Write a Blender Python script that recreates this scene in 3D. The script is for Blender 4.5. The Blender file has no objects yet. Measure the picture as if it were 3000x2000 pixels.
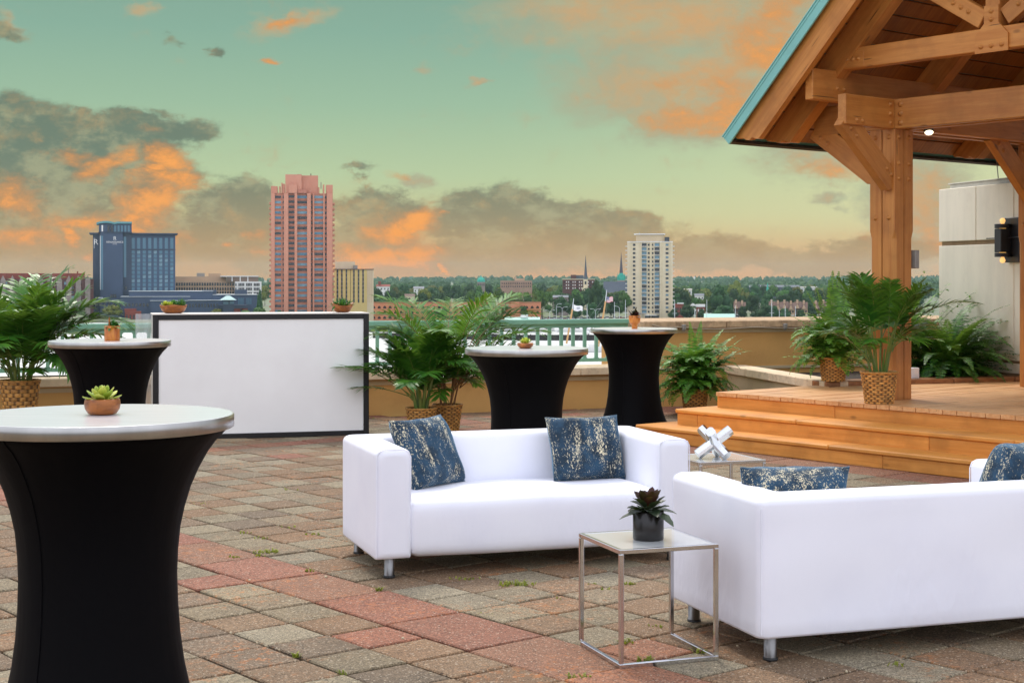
import bpy, math, random
from mathutils import Vector, Matrix
R = math.radians
F, CX, YH, EYE = 4450.0, 1500.0, 818.0, 1.555
sc = bpy.context.scene
COL = sc.collection
rnd = random.Random(7)

def S(r, g, b, k=1.0):
    def l(c):
        c /= 255.0
        return c / 12.92 if c <= .04045 else ((c + .055) / 1.055) ** 2.4
    return (l(r) * k, l(g) * k, l(b) * k, 1.0)

# ------------------------------------------------------------------ mesh builder
class MB:
    def __init__(s):
        s.v, s.f, s.mi, s.sm, s.c, s.hc = [], [], [], [], [], False
    def add(s, vs, fs, mi=0, sm=False, M=None, c=None):
        o = len(s.v)
        for p in vs:
            p = Vector(p)
            if M is not None: p = M @ p
            s.v.append((p.x, p.y, p.z))
        s.c += [c if c else (1, 1, 1, 1)] * len(vs)
        if c: s.hc = True
        for f in fs:
            s.f.append([i + o for i in f]); s.mi.append(mi); s.sm.append(sm)
        return o
    def box(s, x0, x1, y0, y1, z0, z1, mi=0, M=None, c=None):
        vs = [(x0,y0,z0),(x1,y0,z0),(x1,y1,z0),(x0,y1,z0),(x0,y0,z1),(x1,y0,z1),(x1,y1,z1),(x0,y1,z1)]
        s.add(vs, [(0,3,2,1),(4,5,6,7),(0,1,5,4),(1,2,6,5),(2,3,7,6),(3,0,4,7)], mi, False, M, c)
    def bbox(s, x0, x1, y0, y1, z0, z1, b=.004, mi=0, M=None):
        # box with chamfered edges
        vs, idx = [], {}
        for i, x in enumerate((x0, x1)):
            for j, y in enumerate((y0, y1)):
                for k, z in enumerate((z0, z1)):
                    sx, sy, sz = (1 if i == 0 else -1), (1 if j == 0 else -1), (1 if k == 0 else -1)
                    idx[i,j,k] = len(vs)
                    vs += [(x, y+sy*b, z+sz*b), (x+sx*b, y, z+sz*b), (x+sx*b, y+sy*b, z)]
        g = lambda i,j,k,a: idx[i,j,k] + a
        fs = []
        for i in (0,1):
            q = [g(i,0,0,0), g(i,1,0,0), g(i,1,1,0), g(i,0,1,0)]; fs.append(q if i else q[::-1])
        for j in (0,1):
            q = [g(0,j,0,1), g(1,j,0,1), g(1,j,1,1), g(0,j,1,1)]; fs.append(q[::-1] if j else q)
        for k in (0,1):
            q = [g(0,0,k,2), g(1,0,k,2), g(1,1,k,2), g(0,1,k,2)]; fs.append(q if k else q[::-1])
        for j in (0,1):
            for k in (0,1):
                q = [g(0,j,k,1), g(1,j,k,1), g(1,j,k,2), g(0,j,k,2)]; fs.append(q if (j+k)%2 else q[::-1])
        for i in (0,1):
            for k in (0,1):
                q = [g(i,0,k,0), g(i,1,k,0), g(i,1,k,2), g(i,0,k,2)]; fs.append(q[::-1] if (i+k)%2 else q)
        for i in (0,1):
            for j in (0,1):
                q = [g(i,j,0,0), g(i,j,1,0), g(i,j,1,1), g(i,j,0,1)]; fs.append(q if (i+j)%2 else q[::-1])
        for i in (0,1):
            for j in (0,1):
                for k in (0,1):
                    q = [g(i,j,k,0), g(i,j,k,1), g(i,j,k,2)]; fs.append(q if (i+j+k)%2 else q[::-1])
        s.add(vs, fs, mi, False, M)
    def prism(s, poly, z0, z1, mi=0, M=None, c=None):
        n = len(poly)
        vs = [(x, y, z0) for x, y in poly] + [(x, y, z1) for x, y in poly]
        fs = [list(range(n))[::-1], list(range(n, 2*n))] + [(i, (i+1) % n, n+(i+1) % n, n+i) for i in range(n)]
        s.add(vs, fs, mi, False, M, c)
    def tube(s, pts, r, seg=6, mi=0, M=None, sm=True, c=None):
        pts = [Vector(p) for p in pts]; n = len(pts)
        rr = r if isinstance(r, (list, tuple)) else [r]*n
        vs, fs = [], []
        for i, p in enumerate(pts):
            t = (pts[min(i+1, n-1)] - pts[max(i-1, 0)]).normalized()
            up = Vector((0,0,1)) if abs(t.z) < .9 else Vector((1,0,0))
            a = t.cross(up).normalized(); b = a.cross(t)
            for k in range(seg):
                an = 2*math.pi*k/seg
                vs.append(p + (a*math.cos(an) + b*math.sin(an))*rr[i])
        for i in range(n-1):
            for k in range(seg):
                k2 = (k+1) % seg
                fs.append((i*seg+k, i*seg+k2, (i+1)*seg+k2, (i+1)*seg+k))
        s.add(vs, fs, mi, sm, M, c)
        s.add(vs[:seg], [list(range(seg))], mi, False, M, c)
        s.add(vs[-seg:], [list(range(seg))[::-1]], mi, False, M, c)
    def lathe(s, prof, seg=32, mi=0, M=None, sm=True, wob=None):
        vs, fs, n = [], [], len(prof)
        for i, (r, z) in enumerate(prof):
            for k in range(seg):
                an = 2*math.pi*k/seg
                q, dz = (wob(an, i) if wob else (1, 0))
                vs.append((r*q*math.cos(an), r*q*math.sin(an), z+dz))
        for i in range(n-1):
            for k in range(seg):
                k2 = (k+1) % seg
                fs.append((i*seg+k, i*seg+k2, (i+1)*seg+k2, (i+1)*seg+k))
        s.add(vs, fs, mi, sm, M)
        s.add(vs[:seg], [list(range(seg))[::-1]], mi, False, M)
        s.add(vs[-seg:], [list(range(seg))], mi, False, M)
    def mesh(s, name, mats):
        me = bpy.data.meshes.new(name)
        me.from_pydata(s.v, [], s.f)
        for m in (mats if isinstance(mats, (list, tuple)) else [mats]): me.materials.append(m)
        me.polygons.foreach_set('material_index', s.mi)
        me.polygons.foreach_set('use_smooth', s.sm)
        if s.hc:
            at = me.color_attributes.new('Col', 'FLOAT_COLOR', 'POINT')
            at.data.foreach_set('color', [x for q in s.c for x in q])
        me.update()
        return me
    def build(s, name, mats, parent=None, M=None):
        return place(name, s.mesh(name, mats), parent, M)

def place(name, me, parent=None, M=None):
    o = bpy.data.objects.new(name, me); COL.objects.link(o)
    if parent: o.parent = parent
    if M is not None: o.matrix_local = M
    return o
def tag(o, label=None, cat=None, group=None, kind=None):
    for k, v in (('label', label), ('category', cat), ('group', group), ('kind', kind)):
        if v: o[k] = v
    return o
def thing(name, label, cat, loc=(0,0,0), rz=0.0, group=None):
    o = bpy.data.objects.new(name, None); COL.objects.link(o)
    o.empty_display_size = .1
    o.location = loc; o.rotation_euler = (0, 0, rz)
    return tag(o, label, cat, group)
def T(x, y, z): return Matrix.Translation((x, y, z))
def RZ(a): return Matrix.Rotation(a, 4, 'Z')
def RX(a): return Matrix.Rotation(a, 4, 'X')
def RY(a): return Matrix.Rotation(a, 4, 'Y')
def frame(p0, p1, roll=0.0):
    # matrix whose local X runs from p0 to p1, local Z as near to up as it can be
    p0, p1 = Vector(p0), Vector(p1)
    x = (p1-p0).normalized(); up = Vector((0,0,1)) if abs(x.z) < .99 else Vector((0,1,0))
    y = up.cross(x).normalized(); z = x.cross(y)
    m = Matrix((x, y, z)).transposed().to_4x4(); m.translation = p0
    return m @ RX(roll), (p1-p0).length
def dup_kids(src, dst):
    for ch in list(src.children):
        c = ch.copy(); COL.objects.link(c); c.parent = dst
        for g in list(ch.children):
            d = g.copy(); COL.objects.link(d); d.parent = c
def dup(src, loc, rz, label=None, group=None, scale=None):
    o = src.copy(); COL.objects.link(o); o.location = loc; o.rotation_euler = (0, 0, rz)
    if scale: o.scale = scale
    tag(o, label, None, group); dup_kids(src, o)
    return o
def gxy(px, py, z=0.0):
    d = F*(EYE-z)/(py-YH); return ((px-CX)/F*d, d)
def at(px, py, d): return Vector(((px-CX)/F*d, d, EYE+(YH-py)/F*d))

# ------------------------------------------------------------------ node helper
class G:
    def __init__(s, nt): s.nt = nt; s.l = nt.links
    def n(s, t, ins=None, **kw):
        nd = s.nt.nodes.new(t)
        for k, v in kw.items(): setattr(nd, k, v)
        for k, v in (ins or {}).items(): s.set(nd.inputs[k], v)
        return nd
    def set(s, sock, v):
        if isinstance(v, bpy.types.NodeSocket): s.l.new(v, sock)
        elif v is not None: sock.default_value = v
    def m(s, op, a, b=None, c=None, clamp=False):
        nd = s.nt.nodes.new('ShaderNodeMath'); nd.operation = op; nd.use_clamp = clamp
        for i, v in enumerate((a, b, c)): s.set(nd.inputs[i], v)
        return nd.outputs[0]
    def vm(s, op, a, b=None):
        nd = s.nt.nodes.new('ShaderNodeVectorMath'); nd.operation = op
        s.set(nd.inputs[0], a); s.set(nd.inputs[1], b)
        return nd.outputs['Value'] if op in ('LENGTH', 'DOT_PRODUCT') else nd.outputs[0]
    def mix(s, f, a, b, mode='MIX'):
        nd = s.nt.nodes.new('ShaderNodeMix'); nd.data_type = 'RGBA'; nd.blend_type = mode
        s.set(nd.inputs[0], f); s.set(nd.inputs[6], a); s.set(nd.inputs[7], b)
        return nd.outputs[2]
    def ramp(s, f, a, b, lo=0.0, hi=1.0):
        nd = s.nt.nodes.new('ShaderNodeMapRange'); nd.interpolation_type = 'SMOOTHSTEP'
        s.set(nd.inputs[0], f); s.set(nd.inputs[1], a); s.set(nd.inputs[2], b); s.set(nd.inputs[3], lo); s.set(nd.inputs[4], hi)
        return nd.outputs[0]
    def noise(s, vec, scale, detail=4.0, rough=.55, out=0):
        nd = s.n('ShaderNodeTexNoise', {'Scale': scale, 'Detail': detail, 'Roughness': rough}); s.set(nd.inputs['Vector'], vec)
        return nd.outputs[out]
    def vec(s, v, sc=(1,1,1), loc=(0,0,0), rot=(0,0,0)):
        nd = s.n('ShaderNodeMapping'); s.set(nd.inputs[0], v)
        nd.inputs['Scale'].default_value = sc; nd.inputs['Location'].default_value = loc; nd.inputs['Rotation'].default_value = rot
        return nd.outputs[0]

def newmat(name):
    m = bpy.data.materials.new(name); m.use_nodes = True
    g = G(m.node_tree); bs = m.node_tree.nodes['Principled BSDF']
    return m, g, bs, m.node_tree.nodes['Material Output']
MATS = {}
def pm(name, c, rough=.6, metal=0.0, var=.12, scale=6.0, stretch=(1,1,1), bump=0.0, bscale=40.0, c2=None, spec=.5, dirt=None, coat=0.0):
    """principled material, colour wandering between c and c2 (or a darker c) with noise in object space"""
    if name in MATS: return MATS[name]
    m, g, b, out = newmat(name)
    tc = g.n('ShaderNodeTexCoord').outputs['Object']
    v = g.vec(tc, stretch) if stretch != (1,1,1) else tc
    n1 = g.noise(v, scale, 5.0, .6)
    cc2 = c2 or tuple(x*(1-2*var) for x in c[:3]) + (1,)
    col = g.mix(g.ramp(n1, .3, .7), c, cc2)
    if dirt:
        col = g.mix(g.m('MULTIPLY', g.ramp(g.noise(tc, dirt[1], 6.0, .65), .52, .72), dirt[2]), col, dirt[0])
    g.set(b.inputs['Base Color'], col)
    b.inputs['Roughness'].default_value = rough; b.inputs['Metallic'].default_value = metal
    b.inputs['Specular IOR Level'].default_value = spec
    b.inputs['Coat Weight'].default_value = coat
    if bump:
        bp = g.n('ShaderNodeBump', {'Strength': min(1.0, bump), 'Distance': .01})
        g.set(bp.inputs['Height'], g.noise(v, bscale, 6.0, .6)); g.set(b.inputs['Normal'], bp.outputs[0])
    MATS[name] = m
    return m
def emit(name, c, s):
    m, g, b, out = newmat(name)
    b.inputs['Base Color'].default_value = c
    b.inputs['Emission Color'].default_value = c; b.inputs['Emission Strength'].default_value = s
    return m

# ------------------------------------------------------------------ materials
def wood(name, c, c2, gx=1.4, gy=26.0, rough=.55, crack=.8):
    m, g, b, out = newmat(name)
    tc = g.n('ShaderNodeTexCoord').outputs['Object']
    oi = g.n('ShaderNodeObjectInfo').outputs['Random']
    off = g.vm('ADD', tc, g.vm('SCALE', (3.1, 7.3, 5.7)))
    nd = off.node
    cmb = g.n('ShaderNodeCombineXYZ'); g.set(cmb.inputs[0], g.m('MULTIPLY', oi, 37.0)); g.set(cmb.inputs[1], g.m('MULTIPLY', oi, 11.0))
    p = g.vm('ADD', tc, cmb.outputs[0])
    v = g.vec(p, (gx, gy, gy))
    n1 = g.noise(v, 1.0, 6.0, .65)
    n2 = g.noise(p, 2.2, 4.0, .6)
    col = g.mix(g.ramp(n1, .3, .72), c, c2)
    col = g.mix(g.m('MULTIPLY', g.ramp(n2, .42, .75), .6), col, tuple(x*.62 for x in c2[:3]) + (1,))
    v2 = g.vec(p, (gx*.8, gy*1.6, gy*1.6))
    ck = g.ramp(g.noise(v2, 1.0, 3.0, .5), .705, .73)
    col = g.mix(g.m('MULTIPLY', ck, crack), col, tuple(x*.15 for x in c2[:3]) + (1,))
    kn = g.n('ShaderNodeTexVoronoi', {'Scale': 1.0}); g.set(kn.inputs['Vector'], g.vec(p, (2.2, 5, 5)))
    knot = g.ramp(kn.outputs['Distance'], .05, .12, 1.0, 0.0)
    col = g.mix(g.m('MULTIPLY', knot, .55), col, tuple(x*.3 for x in c2[:3]) + (1,))
    hv = g.n('ShaderNodeHueSaturation', {'Color': col}); g.set(hv.inputs['Value'], g.m('ADD', .86, g.m('MULTIPLY', oi, .28)))
    g.set(b.inputs['Base Color'], hv.outputs[0])
    b.inputs['Roughness'].default_value = rough
    bp = g.n('ShaderNodeBump', {'Strength': .35, 'Distance': .004}); g.set(bp.inputs['Height'], g.m('SUBTRACT', n1, g.m('MULTIPLY', ck, 1.5)))
    g.set(b.inputs['Normal'], bp.outputs[0])
    return m
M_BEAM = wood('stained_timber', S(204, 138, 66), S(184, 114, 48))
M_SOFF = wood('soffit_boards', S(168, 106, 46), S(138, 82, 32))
M_DECK = wood('deck_boards', S(238, 188, 130), S(218, 156, 98), gy=30, rough=.5)
M_STEP = wood('step_boards', S(226, 158, 76), S(206, 134, 54), gy=30, rough=.48, crack=.8)
M_TEAL = pm('teal_metal', S(132, 196, 186), .35, .0, .06, 3.0)
M_ROOF = pm('roof_metal', S(86, 140, 130), .4, .0, .1, 3.0)
M_RAIL = pm('green_rail_paint', S(124, 176, 150), .38, .0, .06, 5.0, spec=.6)
M_WALL = pm('mustard_stucco', S(222, 172, 102), .85, 0, .07, 1.2, bump=.25, bscale=160, dirt=(S(180, 130, 72), 1.1, .4))
M_STONE = pm('cast_stone_coping', S(236, 212, 176), .8, 0, .08, 9.0, bump=.5, bscale=120, dirt=(S(170, 140, 106), 7.0, .5))
M_STONED = pm('weathered_coping', S(206, 174, 136), .85, 0, .16, 14.0, bump=.5, bscale=120, dirt=(S(92, 68, 46), 9.0, .6))
M_PALE = pm('pale_planter_wall', S(206, 186, 148), .85, 0, .08, 2.5, bump=.3, bscale=120)
M_PRECAST = pm('precast_concrete', S(250, 240, 216), .8, 0, .06, 1.4, (2.5, 2.5, .5), bump=.3, bscale=150, dirt=(S(214, 202, 178), 2.2, .3))
M_GROOVE = pm('joint_sealant', S(150, 126, 92), .9)
M_SOIL = pm('planter_soil', S(58, 44, 32), .95, 0, .2, 20.0, bump=.8, bscale=60)
M_CHROME = pm('chrome', (.70, .71, .73, 1), .14, 1.0, .04, 5.0)
M_STEEL = pm('leg_steel', (.25, .245, .24, 1), .3, 1.0, .1, 6.0)
M_BLACK = pm('black_rubber', (.012, .012, .012, 1), .5)
M_ALU = pm('brushed_aluminium', (.86, .87, .89, 1), .2, .3, .04, 3.0, (1, 14, 1), spec=.6)
M_ALUE = pm('aluminium_edge', (.50, .49, .47, 1), .3, .95, .08, 5.0, (2.2, 2.2, .6))
M_BFRAME = pm('black_frame', (.012, .011, .012, 1), .42, 0, .1)
M_BTOP = pm('bar_top_white', S(226, 220, 212), .5, 0, .03, 3.0)
M_BPANEL = pm('white_bar_panel', S(250, 250, 247), .42, 0, .025, 1.2, c2=S(243, 242, 239))  # plain near-white front panel, not emissive
M_CARD = pm('cable_black', (.03, .028, .026, 1), .5)
M_CABLEG = pm('cable_grey', S(176, 160, 136), .6)
M_SILVER = pm('polished_silver', (.86, .87, .88, 1), .14, 1.0, .05, 8.0)
M_WHITE = pm('white_paint', S(236, 236, 234), .5, 0, .03)
M_TIN = pm('grey_box', S(160, 156, 148), .5, .2)

def spandex():
    m, g, b, out = newmat('black_spandex')
    b.inputs['Base Color'].default_value = (.0022, .002, .0026, 1)
    b.inputs['Roughness'].default_value = .6; b.inputs['Specular IOR Level'].default_value = .07
    b.inputs['Sheen Weight'].default_value = .024; b.inputs['Sheen Roughness'].default_value = .35
    b.inputs['Sheen Tint'].default_value = (.55, .5, .65, 1)
    tc = g.n('ShaderNodeTexCoord').outputs['Object']
    bp = g.n('ShaderNodeBump', {'Strength': .5, 'Distance': .01}); g.set(bp.inputs['Height'], g.noise(g.vec(tc, (9, 9, .7)), 1.0, 3.0, .5)); g.set(b.inputs['Normal'], bp.outputs[0])
    return m
M_SPAN = spandex()

def fabric_white():
    m, g, b, out = newmat('white_slipcover')
    tc = g.n('ShaderNodeTexCoord').outputs['Object']
    n = g.noise(tc, 2.0, 4.0, .5)
    g.set(b.inputs['Base Color'], g.mix(g.ramp(n, .35, .7), S(243, 244, 252), S(237, 238, 248)))
    b.inputs['Roughness'].default_value = .85; b.inputs['Specular IOR Level'].default_value = .2
    b.inputs['Sheen Weight'].default_value = .15
    bp = g.n('ShaderNodeBump', {'Strength': .30, 'Distance': .006})
    wr = g.noise(g.vec(tc, (2.2, 2.2, .9), rot=(.3, .5, .4)), 3.4, 3.0, .55)
    rid = g.m('SUBTRACT', 1.0, g.m('ABSOLUTE', g.m('MULTIPLY', g.m('SUBTRACT', wr, .5), 7.0)), clamp=True)
    cr_ = g.m('MULTIPLY', rid, g.ramp(g.noise(tc, 1.7, 2.0), .48, .66))
    h = g.m('ADD', g.m('MULTIPLY', g.noise(tc, 420.0, 2.0), .12), g.m('ADD', g.m('MULTIPLY', cr_, .9), g.m('MULTIPLY', g.noise(g.vec(tc, (1, 1, .5)), 6.0, 3.0, .5), 1.6)))
    g.set(bp.inputs['Height'], h); g.set(b.inputs['Normal'], bp.outputs[0])
    return m
M_SOFA = fabric_white()

def velvet():
    m, g, b, out = newmat('blue_foil_velvet')
    tc = g.n('ShaderNodeTexCoord').outputs['Object']
    oi = g.n('ShaderNodeObjectInfo').outputs['Random']
    cmb = g.n('ShaderNodeCombineXYZ'); g.set(cmb.inputs[0], g.m('MULTIPLY', oi, 9.0)); g.set(cmb.inputs[2], g.m('MULTIPLY', oi, 5.0))
    p = g.vm('ADD', tc, cmb.outputs[0])
    n1 = g.noise(g.vec(p, (150, 150, 70)), 1.0, 4.0, .8)
    n2 = g.noise(g.vec(p, (9, 9, 5)), 1.0, 3.0, .6)
    n3 = g.noise(g.vec(p, (26, 26, 3.2)), 1.0, 3.0, .6)
    fleck = g.m('ADD', n1, g.m('MULTIPLY', g.m('SUBTRACT', n2, .5), .32))
    fleck = g.m('ADD', fleck, g.m('MULTIPLY', g.m('SUBTRACT', n3, .5), .42))
    msk = g.ramp(fleck, .575, .61)
    blue = g.mix(g.ramp(g.noise(p, 9.0, 4.0, .6), .3, .7), S(14, 38, 54), S(34, 72, 98))
    g.set(b.inputs['Base Color'], g.mix(msk, blue, S(226, 214, 178)))
    g.set(b.inputs['Roughness'], g.m('SUBTRACT', .8, g.m('MULTIPLY', msk, .35)))
    b.inputs['Sheen Weight'].default_value = .55; b.inputs['Sheen Roughness'].default_value = .35
    b.inputs['Sheen Tint'].default_value = S(130, 180, 215)
    bp = g.n('ShaderNodeBump', {'Strength': .35, 'Distance': .003}); g.set(bp.inputs['Height'], n1); g.set(b.inputs['Normal'], bp.outputs[0])
    return m
M_VELVET = velvet()

def glass(name, tint=(.9, .97, .96, 1), rough=.02, alpha=.35):
    # thin clear sheet; white diffuse painted in for the sky's reflection, plus fresnel sheen
    m, g, b, out = newmat(name)
    tr = g.n('ShaderNodeBsdfTransparent', {'Color': tint})
    gl = g.n('ShaderNodeBsdfGlossy', {'Color': (1, 1, 1, 1), 'Roughness': rough})
    fr = g.n('ShaderNodeFresnel', {'IOR': 1.6})
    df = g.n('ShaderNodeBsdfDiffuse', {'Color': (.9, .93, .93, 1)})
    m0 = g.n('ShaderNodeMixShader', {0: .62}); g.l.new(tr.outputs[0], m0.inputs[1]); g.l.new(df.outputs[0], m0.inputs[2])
    mx = g.n('ShaderNodeMixShader'); g.set(mx.inputs[0], g.m('ADD', g.m('MULTIPLY', fr.outputs[0], .8), alpha, clamp=True))
    g.l.new(m0.outputs[0], mx.inputs[1]); g.l.new(gl.outputs[0], mx.inputs[2]); g.l.new(mx.outputs[0], out.inputs[0])
    return m
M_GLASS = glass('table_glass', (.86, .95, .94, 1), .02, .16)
def film():
    m, g, b, out = newmat('clear_plastic_film')
    tr = g.n('ShaderNodeBsdfTransparent', {'Color': (.95, .97, .96, 1)})
    df = g.n('ShaderNodeBsdfDiffuse', {'Color': (.8, .82, .82, 1)})
    mx = g.n('ShaderNodeMixShader', {0: .38}); g.l.new(tr.outputs[0], mx.inputs[1]); g.l.new(df.outputs[0], mx.inputs[2]); g.l.new(mx.outputs[0], out.inputs[0])
    return m
M_FILM = film()

def leafmat(name, c, c2, rough=.36, trans=.25, scale=9.0, spec=.42):
    m, g, b, out = newmat(name)
    tc = g.n('ShaderNodeTexCoord').outputs['Object']
    ri = g.n('ShaderNodeNewGeometry').outputs['Random Per Island']
    n = g.noise(tc, scale, 3.0, .6)
    f = g.ramp(g.m('ADD', g.m('MULTIPLY', n, .6), g.m('MULTIPLY', ri, .4)), .3, .7)
    col = g.mix(f, c, c2)
    g.set(b.inputs['Base Color'], col)
    b.inputs['Roughness'].default_value = rough; b.inputs['Specular IOR Level'].default_value = spec
    tl = g.n('ShaderNodeBsdfTranslucent'); g.set(tl.inputs[0], g.mix(.5, col, (.35, .5, .06, 1), 'MIX'))
    mx = g.n('ShaderNodeMixShader', {0: trans}); g.l.new(b.outputs[0], mx.inputs[1]); g.l.new(tl.outputs[0], mx.inputs[2]); g.l.new(mx.outputs[0], out.inputs[0])
    return m
M_PALM = leafmat('palm_leaf', (.022, .11, .012, 1), (.075, .23, .02, 1))
M_PALML = leafmat('palm_leaf_bright', (.034, .145, .012, 1), (.09, .26, .022, 1), .5, .25, 9.0, .3)
M_FERN = leafmat('fern_leaf', (.045, .18, .014, 1), (.13, .35, .03, 1), .45)
M_FERND = leafmat('fern_leaf_dark', (.022, .11, .012, 1), (.08, .24, .02, 1), .45)
M_FERNY = leafmat('fern_leaf_yellowish', (.06, .21, .016, 1), (.17, .38, .04, 1), .45)
M_STEM = pm('palm_cane', S(84, 116, 40), .5, 0, .2, 14.0, (1, 1, .3), c2=S(122, 128, 56))
M_STEMB = pm('dry_cane', S(150, 106, 64), .6, 0, .2, 14.0)
M_SUCC = leafmat('succulent_green', S(140, 164, 44), S(196, 200, 84), .45, .08, 20)
M_SUCCD = leafmat('succulent_dark', S(40, 92, 36), S(86, 140, 50), .4, .08, 20)
M_SUCCY = leafmat('succulent_lime', S(150, 180, 40), S(210, 215, 80), .45, .08, 20)
M_REDLEAF = leafmat('peperomia_leaf', (.012, .022, .012, 1), (.045, .07, .035, 1), .4, .05, 30)
M_REDBUD = leafmat('peperomia_red_leaf', (.022, .004, .005, 1), (.07, .014, .014, 1), .4, .05, 30)
M_BOWL = wood('olive_wood_bowl', S(190, 112, 42), S(112, 60, 22), gx=8, gy=34, rough=.4, crack=.1)
M_BOWL2 = wood('acacia_pot', S(222, 142, 52), S(176, 92, 34), gx=30, gy=5, rough=.4, crack=.1)
def weave():
    m, g, b, out = newmat('woven_rattan')
    at_ = g.n('ShaderNodeVertexColor', layer_name='Col').outputs[0]
    tc = g.n('ShaderNodeTexCoord').outputs['Object']
    n = g.noise(g.vec(tc, (30, 30, 120)), 1.0, 3.0, .6)
    col = g.mix(g.ramp(n, .3, .7), S(232, 174, 92), S(188, 124, 54))
    g.set(b.inputs['Base Color'], g.mix(1.0, col, at_, 'MULTIPLY'))
    b.inputs['Roughness'].default_value = .55
    return m
M_WEAVE = weave()

def paver_mat():
    m, g, b, out = newmat('exposed_aggregate_pavers')
    at_ = g.n('ShaderNodeVertexColor', layer_name='Col').outputs[0]
    tc = g.n('ShaderNodeTexCoord').outputs['Object']
    sp = g.noise(tc, 150.0, 3.0, .8)
    sp2 = g.noise(tc, 48.0, 4.0, .75)
    mot = g.noise(tc, 5.0, 5.0, .65)
    k = g.m('ADD', g.m('MULTIPLY', g.ramp(sp, .34, .66), .85), g.m('MULTIPLY', g.ramp(sp2, .3, .7), .45))
    k = g.m('ADD', k, g.m('MULTIPLY', mot, .4)); k = g.m('MULTIPLY', g.m('ADD', k, -.12), .83)
    cmb = g.n('ShaderNodeCombineXYZ')
    for i in range(3): g.set(cmb.inputs[i], k)
    col = g.mix(1.0, at_, cmb.outputs[0], 'MULTIPLY')
    big = g.ramp(g.noise(tc, .55, 4.0, .6), .40, .66)
    col = g.mix(g.m('MULTIPLY', big, .36), col, g.mix(1.0, col, (1.06, .89, .68, 1), 'MULTIPLY'))
    grime = g.ramp(g.noise(tc, 2.1, 6.0, .7), .50, .74)
    col = g.mix(g.m('MULTIPLY', grime, .42), col, g.mix(1.0, col, (.56, .50, .44, 1), 'MULTIPLY'))
    # pale and rusty chips of aggregate
    vo = g.n('ShaderNodeTexVoronoi', {'Scale': 150.0}); g.set(vo.inputs['Vector'], tc)
    chip = g.m('GREATER_THAN', g.n('ShaderNodeSeparateColor', {0: vo.outputs['Color']}).outputs[0], .95)
    col = g.mix(g.m('MULTIPLY', chip, .38), col, S(214, 200, 176))
    # orange lichen in blotches of its own
    l1 = g.noise(tc, 1.3, 3.0, .6); l2 = g.noise(tc, 16.0, 5.0, .7); l3 = g.noise(tc, 60.0, 3.0, .7)
    lm = g.m('MULTIPLY', g.ramp(l1, .44, .66), g.ramp(g.m('ADD', g.m('MULTIPLY', l2, .6), g.m('MULTIPLY', l3, .4)), .50, .64))
    col = g.mix(g.m('MULTIPLY', lm, .55), col, S(206, 122, 52))
    g.set(b.inputs['Base Color'], col)
    b.inputs['Roughness'].default_value = .82; b.inputs['Specular IOR Level'].default_value = .35
    bp = g.n('ShaderNodeBump', {'Strength': .55, 'Distance': .004}); g.set(bp.inputs['Height'], g.m('ADD', sp, sp2)); g.set(b.inputs['Normal'], bp.outputs[0])
    return m
M_PAVER = paver_mat()
M_JOINT = pm('joint_sand', S(52, 36, 22), .95, 0, .3, 9.0, bump=.6, bscale=200, dirt=(S(96, 104, 30), 3.0, .8))
M_WEED = leafmat('weed_leaf', (.17, .20, .02, 1), (.33, .33, .05, 1), .6, .3)
M_PEB = pm('pale_pebble', S(206, 190, 158), .7, 0, .1, 60)

# ================================================================== TERRACE FLOOR
TH = .890
GA = Vector((math.cos(TH), -math.sin(TH), 0)); GB = Vector((math.sin(TH), math.cos(TH), 0))
G0 = Vector((-1.337, 7.79, 0)); U = .305
WALLO, WALLR = Vector((1.116, 18.26, 0)), R(19.3)
WU = Vector((math.cos(WALLR), math.sin(WALLR), 0)); WV = Vector((-math.sin(WALLR), math.cos(WALLR), 0))
def beyond(p): return (p-WALLO).dot(WV)
base = MB(); 
base.add([(-14, 1, -.014), (16, 1, -.014), tuple(WALLO+WU*15+Vector((0,0,-.014))), tuple(WALLO-WU*16+Vector((0,0,-.014)))], [(0,1,2,3)])
tag(base.build('paving_bed', M_JOINT), kind='structure')
pv = MB()
GREY = [S(160,147,120), S(166,153,126), S(150,136,110), S(170,158,132), S(154,138,112)]
BRWN = [S(152,126,98), S(146,124,100), S(158,128,98), S(140,122,100), S(154,124,94)]
RED = [S(174,118,94), S(168,112,90), S(176,124,96), S(162,112,90), S(168,124,98)]
def paver(i0, i1, j0, j1, pal):
    g = .0055 + rnd.random()*.004
    a0, a1, b0, b1 = i0*U+g+rnd.uniform(-.002,.002), i1*U-g+rnd.uniform(-.002,.002), j0*U+g+rnd.uniform(-.002,.002), j1*U-g+rnd.uniform(-.002,.002)
    c = G0+GA*((a0+a1)/2)+GB*((b0+b1)/2)
    if beyond(c) > .12 or c.y < 1.5 or abs(c.x) > 13 or c.y > 23: return
    col = rnd.choice(pal); k = rnd.uniform(.86, 1.1); col = (col[0]*k, col[1]*k, col[2]*k, 1)
    dz = rnd.uniform(-.003, .003); tx, ty = rnd.uniform(-.009, .009), rnd.uniform(-.009, .009)
    e = .006
    vs = []
    for (ex, zz) in ((0, -.03), (0, -.0055), (e, 0)):
        for a, b in ((a0+ex, b0+ex), (a1-ex, b0+ex), (a1-ex, b1-ex), (a0+ex, b1-ex)):
            p = G0+GA*a+GB*b
            h = dz+zz+(a-(a0+a1)/2)*tx+(b-(b0+b1)/2)*ty
            vs.append((p.x, p.y, h))
    fs = [(8,9,10,11)]
    for l in (0, 4):
        fs += [(l+k2, l+(k2+1) % 4, l+4+(k2+1) % 4, l+4+k2) for k2 in range(4)]
    pv.add(vs, fs, 0, False, None, col)
W = 1.42
def jrow(j):  # physical position of row j (the wide bands take W units)
    bands = [0, 19]
    return j + sum((W-1) for b in bands if j > b)
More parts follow.
